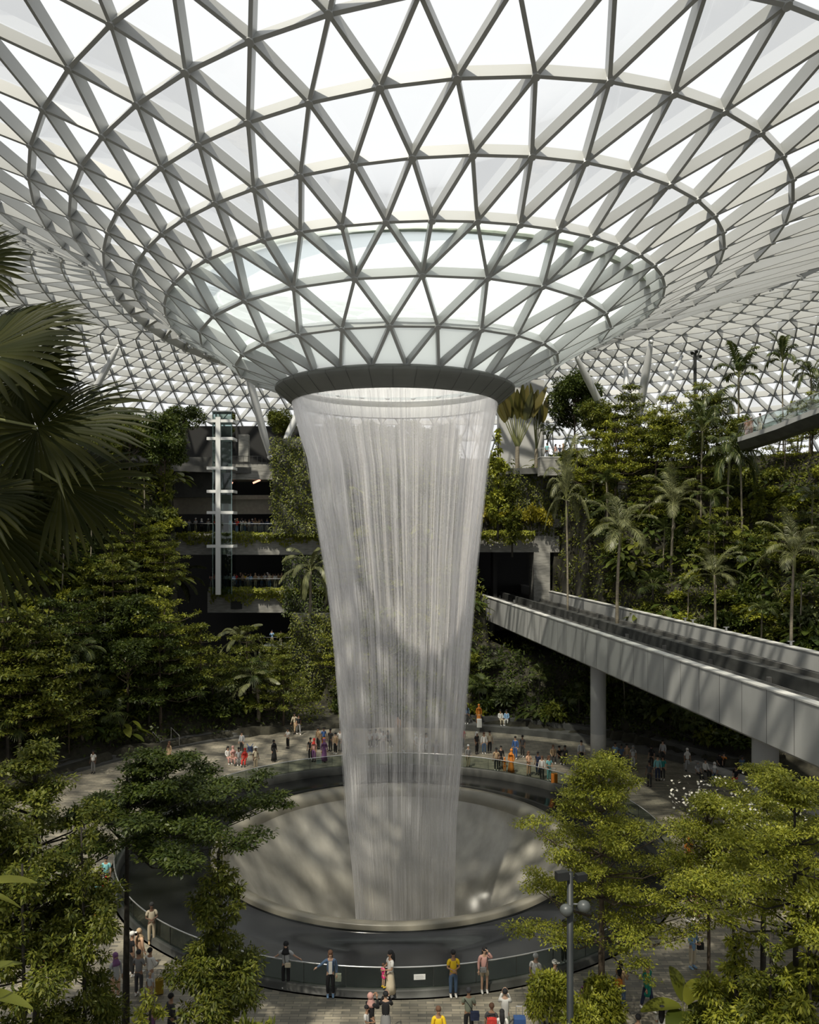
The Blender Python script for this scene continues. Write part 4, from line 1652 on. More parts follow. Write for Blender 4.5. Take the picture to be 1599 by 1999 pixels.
# ------------------------------------------------------------------ plants close to the camera
def big_layered(key, seed, m, n, L, H, spread, z0, levels, ox=0.0, pad=1.0, bark=None, trunk=.13, wf=.5, oy=0.0, flat=.2):
    r = rs(seed)
    cl, br = [], []
    for i in range(levels):
        f = i / (levels - 1)
        z = H * (z0 + (.97 - z0) * f)
        R = spread * (1 - .8 * f ** 1.8) * (.8 + .4 * r.random())
        k = max(4, int(9 * (1 - f * .5)))
        a0 = r.random() * 6.28
        for j in range(k):
            a = a0 + 2 * PI * j / k + r.normal() * .25
            c0 = np.array([ox * (.3 + .7 * (1 - abs(f - .5))), oy, 0])
            Rj = R * r.uniform(.65, 1.1)
            ups = r.uniform(.1, .7)
            for t in (.3, .5, .7, .88, 1.0):
                c = c0 * t + np.array([math.cos(a) * Rj * t, math.sin(a) * Rj * t, z + r.normal() * .14 + ups * t - .15])
                q = pad * r.uniform(.35, .7)
                cl.append((c, (q, q, q * flat / .2 * .26)))
            br.append(((0, 0, z - .7), c0 + np.array([math.cos(a) * Rj, math.sin(a) * Rj, z + ups - .2]), .035))
    parts = [('trunk', trunk_mesh('trunk', bark or M_bark, H * .95, trunk, .03, br, .06, 10)),
             ('foliage', crown_mesh('foliage', r, cl, n, L, L * wf, m, .1, .15, 1.4))]
    proto(key, H, parts, 'layered_tree', 'tree')


big_layered('fg_left', 101, M_leaf_dark, 38000, .14, 11.0, 3.6, .77, 4, ox=2.2, bark=M_dbark)
big_layered('fg_left_b', 102, M_leaf_mid, 32000, .14, 10.0, 3.2, .5, 6, ox=-.5, bark=M_dbark)
big_layered('fg_right', 103, M_leaf_lime, 44000, .115, 8.9, 3.9, .36, 8, trunk=.15, wf=.46)
big_layered('fg_right_b', 104, M_leaf_lime, 36000, .115, 10.4, 3.0, .62, 5, bark=M_dbark, wf=.46)
big_layered('fg_young', 105, M_leaf_lime, 14000, .115, 8.0, 1.9, .6, 4, trunk=.07, wf=.46)
make_column('fg_col', 106, M_leaf_mid, 22000, .17, .06, 8.2, 1.3, z0=.06, per=14, top=.55)
make_column('fg_col_b', 107, M_leaf_mid, 14000, .17, .065, 9.3, 1.5, z0=.1, per=8)
make_column('fg_col_c', 108, M_leaf_lime, 7000, .19, .065, 6.4, 1.1, z0=.12, per=9)
make_shrub('fg_shrub', 109, M_leaf_lime, 5000, .17, .065, 1.1, 2.0)
make_shrub('fg_shrub_d', 110, M_leaf_mid, 5000, .17, .065, 1.2, 2.2)


def stand(key, px, Y, ytop, label, rz=0.0, sx=None, zb=-.05):
    p = at(px, 1500, Y)
    z = wz(ytop, Y)
    s = (z - zb) / PROTO[key][0]
    return plant(key, p.x, Y, zb, sx or s, rz, label, sz=s)


stand('fg_left', 245, 28, 1482, 'dark spreading tree on a thin black trunk, lower left foreground', .1, 1.1)
stand('fg_left_b', 70, 26.5, 1470, 'green layered tree filling the left edge of the foreground', 1.0)
stand('fg_left_b', -40, 24, 1560, 'lower green layered tree cut by the left edge', 2.5)
stand('fg_col', 425, 26, 1640, 'narrow bushy tree standing before the black basin, lower left', .4, 1.0)
stand('fg_col_b', 165, 24, 1585, 'tall bushy tree left of the thin black trunk', 1.4, .85)
stand('fg_col_b', 55, 22.5, 1650, 'leafy bushy tree in the lower left corner', 3.0, .95)
stand('fg_col_c', 285, 22.6, 1935, 'low leafy bush at the bottom edge, left of the narrow tree', 0.0, .9)
stand('fg_shrub_d', 470, 22.3, 1945, 'leafy bush at the bottom edge below the narrow tree', 1.0, 1.0)
stand('fg_right', 1174, 30.3, 1492, 'yellow green layered tree with brown trunk at the right of the basin', .6, 1.0)
stand('fg_right_b', 1556, 25, 1530, 'yellow green tree on a dark trunk near the right edge', 2.0, 1.0)
bt = stand('fg_right_b', 1490, 31, 1500, 'layered tree with pale blossom tips at right, behind the dark trunk', 4.0, .95)
stand('fg_young', 1383, 29.5, 1560, 'young tree on a slim straight trunk at right', .3, 1.1)
stand('fg_col_c', 1440, 25.5, 1745, 'young narrow tree with bright leaves, lower right', 1.1, 1.0)
stand('fg_col_c', 1590, 23.5, 1700, 'narrow tree at the right edge of the foreground', 2.1, 1.1)
stand('fg_col_b', 1510, 24, 1800, 'bushy tree between the dark trunk and the bright young tree', 2.6, .8)
stand('fg_shrub', 1075, 28.5, 1885, 'rounded bush left of the lamp post foot', .3, .85)
stand('fg_shrub', 1168, 28.2, 1900, 'rounded bush right of the lamp post foot', 1.8, .9)
stand('fg_shrub', 1135, 26.0, 1960, 'small bush in front of the lamp post foot', 2.8, .8)
stand('fg_shrub_d', 1480, 25, 1915, 'leafy bush in the lower right corner', .8, 1.1)
stand('fg_shrub_d', 1400, 26, 1950, 'low leafy bush at the bottom edge beside the big rounded leaves', 2.2, .9)

r = rs(77)
n_ = 420
a_ = r.uniform(0, 2 * PI, n_)
q_ = 2.6 * np.sqrt(r.random(n_))
P = np.stack([q_ * np.cos(a_) + 1.2, q_ * np.sin(a_) - .6, 9.1 + r.normal(size=n_) * .35], 1)
V, Fq = leaf_quads(P, r.normal(size=(n_, 3)), np.array([0, 0, 1.]) + r.normal(size=(n_, 3)) * .4, .13, .11)
link('blossom', fast_mesh('blossom', V, Fq, mat('blossom_white', (.62, .60, .52), .7)), bt)


def leaf_plant(name, label, base, leaves, m, cat='plant'):
    o = thing(name, label, cat, base)
    V, Fq = [], []
    q = MB()
    for tip_base, d, L, W, dr in leaves:
        b = Vector(tip_base) - Vector(base)
        q.tube([(0, 0, 0), b * .5 + Vector((0, 0, .1)), b], [.03, .025, .015], 6, cap=False)
        paddle(V, Fq, b, d, (0, 0, 1), L, W, dr, ns=9)
    q.obj('leaf_stalks', M_petiole, o)
    link('foliage', fast_mesh('foliage', np.array(V), np.array(Fq), m), o)


c = at(1335, 1985, 27.6)
leaf_plant('big_leaf_plant', 'plant with huge rounded green leaves at the bottom edge, right', (c.x, c.y, -.05),
           [(c + Vector((-.1, 0, .35)), (-1, -.2, .25), 1.5, .85, .25), (c + Vector((0, .1, .5)), (-.25, .3, .9), 1.3, .8, .2), (c + Vector((.05, -.1, .5)), (.5, .1, .8), 1.3, .9, .3), (c + Vector((.1, -.1, .35)), (.9, -.4, .3), 1.4, .8, .4), (c + Vector((0, -.2, .3)), (.2, -.9, .1), 1.3, .8, .5), (c + Vector((-.1, -.2, .3)), (-.6, -.8, .2), 1.3, .8, .4)], M_leaf_mid)
c = at(1585, 1850, 25)
leaf_plant('big_leaf_plant', 'plant with large pale leaves at the right edge', (c.x, c.y, -.05),
           [(c + Vector((-.05, 0, .1)), (-.8, -.3, .5), 1.3, .7, .5), (c + Vector((0, 0, .2)), (-.4, -.5, .9), 1.3, .7, .3), (c + Vector((0, 0, -.4)), (-.9, -.3, -.2), 1.4, .7, .4), (c + Vector((0, 0, -.7)), (-.6, -.7, -.1), 1.4, .75, .4)], M_leaf_mid)
c = at(-60, 1770, 15)
leaf_plant('banana_plant', 'banana like leaf reaching in at the left edge', (c.x, c.y, 0.0),
           [(c + Vector((.05, 0, .35)), (1, .2, .25), 1.15, .42, .25), (c + Vector((-.2, .1, .2)), (.9, .5, -.1), 1.0, .4, .4)], M_leaf_lime)
c = at(-70, 1960, 15.5)
leaf_plant('banana_plant', 'yellow green leaf in the lower left corner', (c.x, c.y, 0.0),
           [(c + Vector((.0, 0, .15)), (1, .1, .1), 1.25, .45, .35), (c + Vector((-.1, .1, .3)), (.8, .4, .5), 1.2, .4, .35)], M_leaf_mid)

# big fan palm at the left, close to the camera
PY = 10.5
crown_c = at(-130, 830, PY)
fp = thing('fan_palm', 'big fan palm with dark pleated leaves hanging in from the left edge', 'palm', (crown_c.x, crown_c.y, 14.0))
fp.location = (crown_c.x, crown_c.y, 0.0)
q = MB()
q.tube([(0, 0, 0), (.02, 0, 16.5), (0, 0, crown_c.z)], [.14, .12, .11], 14)
q.obj('trunk', M_dbark, fp, True)
r = rs(7)
FANS = [  # hub pixel, depth offset, direction pixel, face tilt, radius px, segments, spread
    (-70, 520, .2, (40, 428), (0.2, -.9, .5), 130, 24, 3.0),
    (-40, 690, -.4, (190, 560), (-.15, -.75, .75), 235, 32, 3.3),
    (-25, 640, .3, (160, 590), (.2, -.5, .9), 200, 28, 2.6),
    (20, 735, .5, (180, 700), (.1, -.8, .6), 150, 26, 3.6),
    (40, 750, -.1, (60, 860), (.1, -1, .1), 120, 26, 4.6),
    (72, 833, -.5, (290, 770), (.1, -.62, .8), 235, 34, 2.7),
    (72, 838, -.3, (60, 960), (.1, -1, .15), 130, 26, 4.6),
    (118, 944, -.2, (290, 955), (.15, -.75, .65), 185, 32, 3.3),
    (122, 946, .2, (95, 1050), (-.1, -1, .2), 120, 24, 4.4),
    (-60, 965, -.4, (140, 930), (.2, -.6, .8), 180, 28, 2.7),
    (-45, 1000, -.1, (140, 1075), (.3, -.8, .4), 205, 30, 2.5),
    (-80, 870, .6, (60, 800), (.1, -.8, .6), 180, 28, 3.8),
    (-110, 1040, 0, (-20, 1110), (.3, -.9, .3), 160, 24, 3.0)]
for hx, hy, dy, (tx, ty), nr, rp, ns_, sp in FANS:
    Y = PY + dy
    hub = at(hx, hy, Y) - fp.location
    dr_ = (at(tx, ty, Y + .15) - fp.location) - hub
    V, Fq = [], []
    fan_blade(V, Fq, hub, dr_, nr, rp / F * Y, ns_, sp, r, droop=.09, split=.62)
    fr = link('frond', fast_mesh('frond', np.array(V), np.array(Fq), M_leaf_fan), fp)
    q = MB()
    q.tube([crown_c - fp.location, (crown_c - fp.location).lerp(hub, .5) + Vector((0, 0, .12)), hub], [.03, .022, .015], 8)
    q.obj('leaf_stalk', M_petiole, fr)

# lamp post
LPY = 26.0
lp = thing('lamp_post', 'tall grey lamp post with floodlights and round heads, lower right', 'lamp', (wx(1113, LPY), LPY, 0))
ht = wz(1703, LPY)
q = MB()
q.tube([(0, 0, 0), (0, 0, .5), (0, 0, .55), (0, 0, ht)], [.16, .16, .115, .10], 16)
q.obj('pole', mat('lamp_post_paint', (.03, .036, .038), .5), lp, True)
for sx, sz, rr in ((-.28, -.05, .2), (.32, -.1, .17)):
    q = MB()
    q.bar((0, 0, ht - .2), (sx, -.02, ht + sz), .06, .06)
    q.box((sx, -.12, ht + sz), (rr * 2, .22, rr * 1.3), .3)
    q.obj('floodlight', M_black, lp)
for sx, sz in ((-.14, -1.12), (.42, -1.0)):
    q = MB()
    q.bar((0, 0, ht + sz), (sx, -.05, ht + sz), .05, .05)
    q.ball((sx, -.1, ht + sz - .03), (.21, .2, .19), 14, 9)
    q.obj('round_head', mat('lamp_head_grey', (.09, .10, .10), .4), lp, True)
# ------------------------------------------------------------------ people
def skin(verts, edges, radii, sub=1):
    me = bpy.data.meshes.new('tmp')
    me.from_pydata(verts, edges, [])
    o = bpy.data.objects.new('tmp', me)
    COL.objects.link(o)
    md = o.modifiers.new('s', 'SKIN')
    md.use_smooth_shade = True
    sv = me.skin_vertices[0].data
    for i, q in enumerate(radii):
        q = q if hasattr(q, '__len__') else (q, q)
        sv[i].radius = q
        sv[i].use_root = (i == 0)
    s2 = o.modifiers.new('ss', 'SUBSURF')
    s2.levels = sub
    s2.render_levels = sub
    dg = bpy.context.evaluated_depsgraph_get()
    em = bpy.data.meshes.new_from_object(o.evaluated_get(dg))
    vs_ = [tuple(v.co) for v in em.vertices]
    fs_ = [tuple(p.vertices) for p in em.polygons]
    bpy.data.objects.remove(o)
    bpy.data.meshes.remove(me)
    bpy.data.meshes.remove(em)
    return vs_, fs_


def joints(pose):
    J = dict(pel=(0, 0, .93), bel=(0, 0, 1.08), che=(0, .01, 1.27), nkb=(0, .015, 1.42), nek=(0, 0, 1.49), hd0=(0, -.02, 1.555), hd1=(0, -.01, 1.655))
    arms = dict(
        stand=((.225, .03, 1.12), (.235, -.06, .88)),
        rail=((.33, .08, 1.20), (.50, .16, 1.06)),
        cross=((.235, -.02, 1.13), (.05, -.17, 1.10)),
        photo=((.21, -.16, 1.20), (.08, -.26, 1.50)),
        hold=((.22, -.05, 1.13), (.10, -.25, 1.12)),
        walk=((.215, .08, 1.13), (.23, .04, .89)),
        sit=((.21, -.05, 1.13), (.13, -.28, 1.00)))
    ar = arms.get(pose, arms['stand'])
    for s, k in ((-1, 'R'), (1, 'L')):
        e, w_ = ar
        if pose == 'railone' and k == 'R':
            e, w_ = (.33, .05, 1.22), (.52, .10, 1.08)
        if pose == 'shade' and k == 'L':
            e, w_ = (.27, -.12, 1.38), (.10, -.15, 1.63)
        if pose == 'reach':
            e, w_ = (.18, -.25, 1.33), (.14, -.52, 1.38)
        if pose == 'walk':
            e = (e[0], .10 * s, e[2])
            w_ = (w_[0], -.02 + .16 * s, w_[2] + .02)
        J['sh' + k] = (s * .165, .015, 1.385)
        J['el' + k] = (s * e[0], e[1], e[2])
        J['wr' + k] = (s * w_[0], w_[1], w_[2])
        ky, ay = -.01, .02
        if pose == 'walk':
            ky, ay = -.10 * s, -.20 * s + .02
        J['hi' + k] = (s * .09, 0, .87)
        J['kn' + k] = (s * .10, ky, .48)
        J['an' + k] = (s * .10, ay, .09)
    if pose == 'sit':
        for k in list(J):
            x, y, z = J[k]
            if k[:2] in ('kn',):
                J[k] = (x * 1.2, -.42, .50)
            elif k[:2] == 'an':
                J[k] = (x * 1.2, -.44, .09)
            else:
                J[k] = (x, y, z - .42)
    return J


_cache = {}


def cached(key, fn):
    if key not in _cache:
        _cache[key] = fn()
    return _cache[key]


M_skin = [mat('skin_light', (.52, .33, .23), .55), mat('skin_tan', (.36, .21, .13), .55), mat('skin_brown', (.17, .095, .06), .55)]
M_face = mat('eyes_dark', (.02, .015, .012), .4)
M_ph = mat('placeholder_cloth', (.5, .5, .5), .8)


def body_mesh(pose):
    J = joints(pose)
    K = ['pel', 'bel', 'che', 'nkb', 'nek', 'hd0', 'hd1', 'shR', 'elR', 'wrR', 'shL', 'elL', 'wrL', 'hiR', 'knR', 'anR', 'hiL', 'knL', 'anL']
    R = [.105, .095, (.125, .09), .055, .048, (.062, .07), (.08, .095), .05, .037, .026, .05, .037, .026, .075, .05, .035, .075, .05, .035]
    I = {k: i for i, k in enumerate(K)}
    E = [('pel', 'bel'), ('bel', 'che'), ('che', 'nkb'), ('nkb', 'nek'), ('nek', 'hd0'), ('hd0', 'hd1'), ('nkb', 'shR'), ('shR', 'elR'), ('elR', 'wrR'), ('nkb', 'shL'), ('shL', 'elL'), ('elL', 'wrL'), ('pel', 'hiR'), ('hiR', 'knR'), ('knR', 'anR'), ('pel', 'hiL'), ('hiL', 'knL'), ('knL', 'anL')]
    v, f = skin([J[k] for k in K], [(I[a], I[b]) for a, b in E], R, 2)
    q = MB()
    q.add(v, f)
    h = Vector(J['hd1'])
    q.ball(h + Vector((0, -.098, -.045)), (.012, .018, .02), 6, 4)              # nose
    for s in (-1, 1):
        q.ball(h + Vector((s * .032, -.088, -.015)), (.013, .008, .008), 6, 4, 1)     # eyes
        q.ball(h + Vector((s * .083, .005, -.03)), (.012, .022, .032), 6, 4)        # ears
        k = 'L' if s > 0 else 'R'
        wr, el = Vector(J['wr' + k]), Vector(J['el' + k])
        d = (wr - el).normalized()
        sd = d.cross(Vector((0, 0, 1)))
        sd = (sd if sd.length > .2 else Vector((0, 1, 0)))
        sd.normalize()
        pn = sd.cross(d)
        q.tube([wr - d * .01, wr + d * .04, wr + d * .09], [.024, .036, .030], 8)      # palm
        for i, l in enumerate((.070, .080, .076, .060)):
            b = wr + d * .085 + sd * (.026 - i * .0175)
            q.tube([b, b + d * l * .55 - pn * .006, b + d * l * .9 - pn * .026], [.009, .0085, .006], 5)
        b = wr + d * .03 + sd * .03
        q.tube([b, b + d * .03 + sd * .022, b + d * .058 + sd * .028], [.011, .010, .007], 5)
    q.ball(h + Vector((0, -.088, -.075)), (.02, .006, .006), 6, 4, 1)             # mouth
    return q.mesh('person', [M_skin[0], M_face], True)


def shirt_mesh(pose, kind):
    J = joints(pose)
    d0 = -.42 if pose == 'sit' else 0
    hem = {'short': .88, 'long': .86, 'tunic': .70, 'coat': .45}[kind]
    if pose == 'sit':
        hem = max(hem, .84)
    K = [(0, 0, hem + d0), (0, 0, 1.06 + d0), (0, .01, 1.26 + d0), (0, .015, 1.405 + d0), (0, .01, 1.445 + d0)]
    R = [(.155, .125) if kind != 'coat' else (.20, .16), (.142, .115), (.165, .118), (.085, .07), (.062, .06)]
    E = [(0, 1), (1, 2), (2, 3), (3, 4)]
    for k in 'RL':
        sh, el, wr = (Vector(J[a + k]) for a in ('sh', 'el', 'wr'))
        b = len(K)
        if kind == 'short':
            K += [sh, sh.lerp(el, .72)]
            R += [.072, .066]
            E += [(3, b), (b, b + 1)]
        else:
            K += [sh, el, el.lerp(wr, .9)]
            R += [.072, .058, .044]
            E += [(3, b), (b, b + 1), (b + 1, b + 2)]
    v, f = skin([tuple(k) for k in K], E, R, 1)
    q = MB()
    q.add(v, f)
    return q.mesh('top', M_ph, True)


def lower_mesh(pose, kind):
    J = joints(pose)
    q = MB()
    if kind in ('skirt', 'dress', 'striped'):
        d0 = -.42 if pose == 'sit' else 0
        z1 = 1.36 if kind == 'dress' else 1.0
        n = 20
        prof = [(.11, z1), (.135, 1.02), (.17, .86), (.205, .5), (.26, .12), (.245, .12), (.19, .5)] if kind == 'dress' else [(.12, z1), (.165, .86), (.21, .5), (.25, .2), (.235, .2), (.19, .5)]
        vs_ = []
        for r_, z in prof:
            for i in range(n):
                t = 2 * PI * i / n
                w_ = 1 + (.05 * math.sin(t * 7) if z < .6 else 0)
                vs_.append((r_ * w_ * math.cos(t), r_ * w_ * .82 * math.sin(t) + (-.2 * (1 - z) if pose == 'sit' else 0), z if pose != 'sit' else max(.05, z - .42)))
        fs_ = [(i * n + k, i * n + (k + 1) % n, (i + 1) * n + (k + 1) % n, (i + 1) * n + k) for i in range(len(prof) - 1) for k in range(n)]
        q.add(vs_, fs_)
        return q.mesh('skirt', M_ph, True)
    pel = Vector(J['pel'])
    K = [pel + Vector((0, 0, .07)), pel + Vector((0, 0, -.02))]
    R = [(.13, .105), (.135, .115)]
    E = [(0, 1)]
    for k in 'RL':
        hi, kn, an = (Vector(J[a + k]) for a in ('hi', 'kn', 'an'))
        b = len(K)
        if kind == 'shorts':
            K += [hi, hi.lerp(kn, .62)]
            R += [.098, .092]
            E += [(1, b), (b, b + 1)]
        else:
            K += [hi, kn, kn.lerp(an, .9)]
            R += [.098, .074, .062]
            E += [(1, b), (b, b + 1), (b + 1, b + 2)]
    v, f = skin([tuple(k) for k in K], E, R, 1)
    q.add(v, f)
    return q.mesh('trousers', M_ph, True)


def shoe_mesh(pose):
    J = joints(pose)
    q = MB()
    for k in 'RL':
        a = Vector(J['an' + k])
        q.ball((a.x, a.y - .05, .045), (.046, .135, .048), 10, 6)
        q.tube([(a.x, a.y, .06), (a.x, a.y, .12)], [.045, .042], 8)
    return q.mesh('shoes', M_ph, True)


def hair_mesh(pose, kind):
    h = Vector(joints(pose)['hd1'])
    q = MB()
    if kind == 'cap':
        q.ball(h + Vector((0, .012, .03)), (.105, .115, .09), 12, 7)
        q.ball(h + Vector((0, -.12, .035)), (.075, .085, .012), 10, 4)
    elif kind == 'hat':
        q.ball(h + Vector((0, .005, .04)), (.105, .11, .09), 12, 7)
        q.ball(h + Vector((0, .0, .025)), (.19, .19, .012), 14, 4)
    elif kind == 'hijab':
        q.ball(h + Vector((0, .045, .012)), (.108, .112, .118), 12, 8)
        q.tube([h + Vector((0, .03, -.07)), h + Vector((0, .01, -.15)), h + Vector((0, .0, -.24)), h + Vector((0, -.01, -.33))], [.085, .095, .14, .165], 12)
    else:
        q.ball(h + Vector((0, .022, .022)), (.098, .108, .095), 12, 8)
        if kind == 'long':
            q.tube([h + Vector((0, .05, .02)), h + Vector((0, .085, -.10)), h + Vector((0, .115, -.26)), h + Vector((0, .12, -.42))], [.09, .10, .095, .05], 10)
        if kind == 'bun':
            q.ball(h + Vector((0, .12, .04)), .05, 8, 6)
    return q.mesh('hair', M_ph, True)


_cm = {}


def cloth(c):
    c = tuple(round(x, 3) for x in c)
    if c not in _cm:
        _cm[c] = mat('cloth', c, .85)
    return _cm[c]


C = dict(mustard=(.30, .20, .015), black=(.012, .012, .014), white=(.72, .71, .68), cream=(.62, .54, .40), blue=(.05, .12, .32), denim=(.07, .12, .21), navy=(.02, .03, .07), grey=(.22, .22, .22), sage=(.26, .29, .22), yellow=(.80, .55, .02), pink=(.60, .34, .30), hotpink=(.75, .05, .22), red=(.55, .04, .03), orange=(.65, .22, .03), teal=(.02, .25, .22), green=(.01, .22, .16), lightblue=(.26, .42, .62), tan=(.42, .30, .18), brown=(.12, .06, .035), purple=(.20, .09, .22), aqua=(.20, .48, .50), peach=(.60, .38, .25), dark=(.035, .035, .035), charcoal=(.06, .06, .065), beige=(.5, .42, .30), palegrey=(.45, .46, .47))


def part(nm, me_, m, parent):
    o = link(nm, me_, parent)
    o.material_slots[0].link = 'OBJECT'
    o.material_slots[0].material = m
    return o


def person(x, y, z, rz, label, pose='stand', top='white', topk='short', low='black', lowk='trousers', shoe='white', hair='short', hairc='black', sk=0, s=1.0, group=None, ordd=None):
    bm_ = cached(('b', pose), lambda: body_mesh(pose))
    o = thing('person', label, 'person', (x, y, z), rz, group)
    o.scale = (s, s, s)
    part('body', bm_, M_skin[sk], o)
    if lowk == 'dress':
        part('dress', cached(('l', pose, 'dress'), lambda: lower_mesh(pose, 'dress')), cloth(C[low]), o)
    else:
        part('skirt' if lowk in ('skirt', 'striped') else lowk, cached(('l', pose, lowk), lambda: lower_mesh(pose, lowk)), cloth(C[low]), o)
    part('top', cached(('t', pose, topk), lambda: shirt_mesh(pose, topk)), cloth(C[top]), o)
    part('shoes', cached(('s', pose), lambda: shoe_mesh(pose)), cloth(C[shoe]), o)
    part('headscarf' if hair == 'hijab' else ('cap' if hair in ('cap', 'hat') else 'hair'), cached(('h', pose == 'sit', hair), lambda: hair_mesh(pose, hair)), cloth(C[hairc]), o)
    if ordd:
        ORD.append((o, ordd))
    return o


def near(px, py, rz, label, **k):
    Y = CZ * F / (py - HY)
    return person(wx(px, Y), Y, 0, rz, label, **k)


def head(px, py, rz, label, h=1.72, **k):
    """given by the top of the head"""
    s = k.get('s', 1.0)
    Y = (CZ - h * s) * F / (py - HY)
    return person(wx(px, Y), Y, 0, rz, label, **k)


def bag(name, label, pos, size, c, strap=None, rz=0):
    o = thing(name, label, 'bag', pos, rz)
    q = MB()
    x, y, z = size[0] / 2, size[1] / 2, size[2]
    q.ball((0, 0, z / 2), (x, y, z / 2), 12, 8)
    q.box((0, 0, z * .5), (x * 1.75, y * 1.6, z * .8))
    q.obj('pouch', cloth(C[c]), o)
    q = MB()
    st2 = strap or [(-x * .8, 0, z * .8), (-x * .4, 0, z * 1.5), (x * .4, 0, z * 1.5), (x * .8, 0, z * .8)]
    q.tube(st2, .014, 6, cap=False)
    q.obj('strap', cloth(C['dark'] if c != 'dark' else C['grey']), o)
    return o


def suitcase(name, label, pos, size, c, rz=0):
    o = thing(name, label, 'suitcase', pos, rz)
    q = MB()
    q.box((0, 0, size[2] / 2 + .05), size)
    for i in range(-2, 3):
        q.box((size[0] * .18 * i, 0, size[2] / 2 + .05), (size[0] * .06, size[1] + .02, size[2] * .86))
    q.obj('shell', cloth(C[c]), o)
    q = MB()
    for sx in (-1, 1):
        q.tube([(sx * size[0] * .28, size[1] * .3, size[2]), (sx * size[0] * .28, size[1] * .3, size[2] + .38)], .012, 6)
    q.tube([(-size[0] * .28, size[1] * .3, size[2] + .38), (size[0] * .28, size[1] * .3, size[2] + .38)], .016, 6)
    q.obj('handle', M_chrome, o)
    for sx in (-1, 1):
        for sy in (-1, 1):
            q = MB()
            q.tube([(sx * size[0] * .36 - .015, sy * size[1] * .3, .03), (sx * size[0] * .36 + .015, sy * size[1] * .3, .03)], .03, 8)
            q.obj('wheel', M_black, o)
    return o


# along the railing, front
a = near(558, 1928, -.1, 'person in black headscarf, pale blue top and black trousers, arms spread along the railing', pose='rail', top='palegrey', topk='short', low='black', hair='hijab', hairc='black', sk=0)
bag('handbag', 'small cream handbag of the person in the black headscarf at the railing', a.location + Vector((.10, -.17, .86)), (.24, .09, .20), 'cream', [(-.09, 0, .16), (-.14, .05, .40), (-.1, .1, .55)])
a = near(645, 1946, .1, 'person in denim jacket and white shirt with one arm on the railing, blue shoes', pose='railone', top='denim', topk='long', low='black', shoe='lightblue', hair='long', hairc='brown', sk=0)
q = MB()
q.box((0, -.125, 1.16), (.13, .03, .46))
q.obj('white_shirt', cloth(C['white']), a)
bag('handbag', 'grey shoulder bag of the person in the denim jacket', a.location + Vector((.30, -.02, .58)), (.26, .12, .34), 'sage', [(-.05, 0, .3), (-.09, 0, .6), (-.12, 0, .82)])
a = near(762, 1946, -1.1, 'person with long black hair in white top and long cream skirt holding a child', pose='hold', top='white', low='cream', lowk='skirt', hair='long', hairc='black', sk=1)
person(a.location.x - .26, a.location.y - .12, .42, 2.2, 'small child in bright pink held by the person in the cream skirt', pose='stand', top='hotpink', low='hotpink', lowk='shorts', shoe='yellow', hair='short', hairc='brown', s=.52)
near(885, 1946, .15, 'person in bright yellow shirt and blue jeans standing at the railing', pose='cross', top='yellow', low='denim', hair='bun', hairc='black', sk=1)
a = near(946, 1938, .1, 'person in pink jacket and pale shorts shading the eyes, at the railing', pose='shade', top='pink', topk='long', low='beige', lowk='shorts', hair='long', hairc='black', sk=0)
bag('handbag', 'silver grey crossbody bag of the person in the pink jacket', a.location + Vector((-.06, -.17, .86)), (.26, .1, .22), 'grey', [(.08, 0, .18), (.14, .03, .4), (.16, .08, .58)])
near(1102, 1880, .6, 'person in white shirt and dark hair at the railing behind the lamp post', pose='cross', top='white', topk='tunic', low='dark', hair='short', hairc='black', sk=2)
near(296, 1842, .35, 'person in cream shirt and cream trousers leaning on the railing at left', pose='cross', top='cream', low='beige', shoe='tan', hair='short', hairc='dark', sk=2)
# front row at the bottom edge
head(724, 1940, 2.6, 'person in pink headscarf and dark top at the bottom edge', pose='photo', top='black', topk='long', low='charcoal', hair='hijab', hairc='pink', sk=1)
head(753, 1937, 3.1, 'person in black jacket and striped grey skirt seen from behind at the bottom edge', pose='photo', top='black', topk='long', low='grey', lowk='skirt', hair='short', hairc='black', sk=0)
head(716, 1964, 1.2, 'child in white shirt with dark braces beside the pink headscarf', h=1.72, s=.8, pose='hold', top='white', low='navy', hair='short', hairc='black', sk=1)
head(856, 1967, .1, 'person in yellow jacket looking down at the bottom edge', pose='hold', top='yellow', topk='long', low='dark', hair='short', hairc='brown', sk=1)
a = head(915, 1930, 3.0, 'person in sage green shirt seen from behind with a bag strap across', pose='hold', top='sage', low='black', hair='short', hairc='charcoal', sk=1)
bag('shoulder_bag', 'dark teal shoulder bag of the person in the sage green shirt', a.location + Vector((.2, -.17, .70)), (.34, .14, .36), 'navy', [(-.05, .02, .3), (-.2, .06, .52), (-.36, .08, .72)])
head(986, 1932, 3.05, 'person in white shirt with both arms raised taking a photo, seen from behind', pose='photo', top='white', topk='tunic', low='sage', hair='short', hairc='black', sk=0)
head(980, 1972, 3.1, 'person with long black hair in white and black below the raised arms', s=.9, pose='stand', top='white', low='black', hair='long', hairc='black', sk=0)
a = head(960, 1960, 2.9, 'person in dark top wearing a red backpack, seen from behind at the bottom edge', pose='stand', top='charcoal', low='dark', hair='short', hairc='brown', sk=1, s=.95)
bag('backpack', 'red backpack on the back of the person in the dark top', a.location + Vector((-.02, -.24, .88)), (.36, .2, .46), 'red', [(-.12, .02, .42), (-.12, .12, .5), (.12, .12, .5), (.12, .02, .42)])
p = wx(1016, 28.2)
suitcase('suitcase', 'dark blue suitcase with pale top at the bottom edge', (p, 28.4, 0), (.40, .28, .74), 'blue')
near(1046, 1952, 2.6, 'person in white shirt half hidden by the bush left of the lamp post', pose='stand', top='white', low='grey', hair='short', hairc='palegrey', sk=0)
suitcase('suitcase', 'blue suitcase beside the bush left of the lamp post', (wx(1052, 30.3), 30.3, 0), (.44, .3, .72), 'blue', .3)
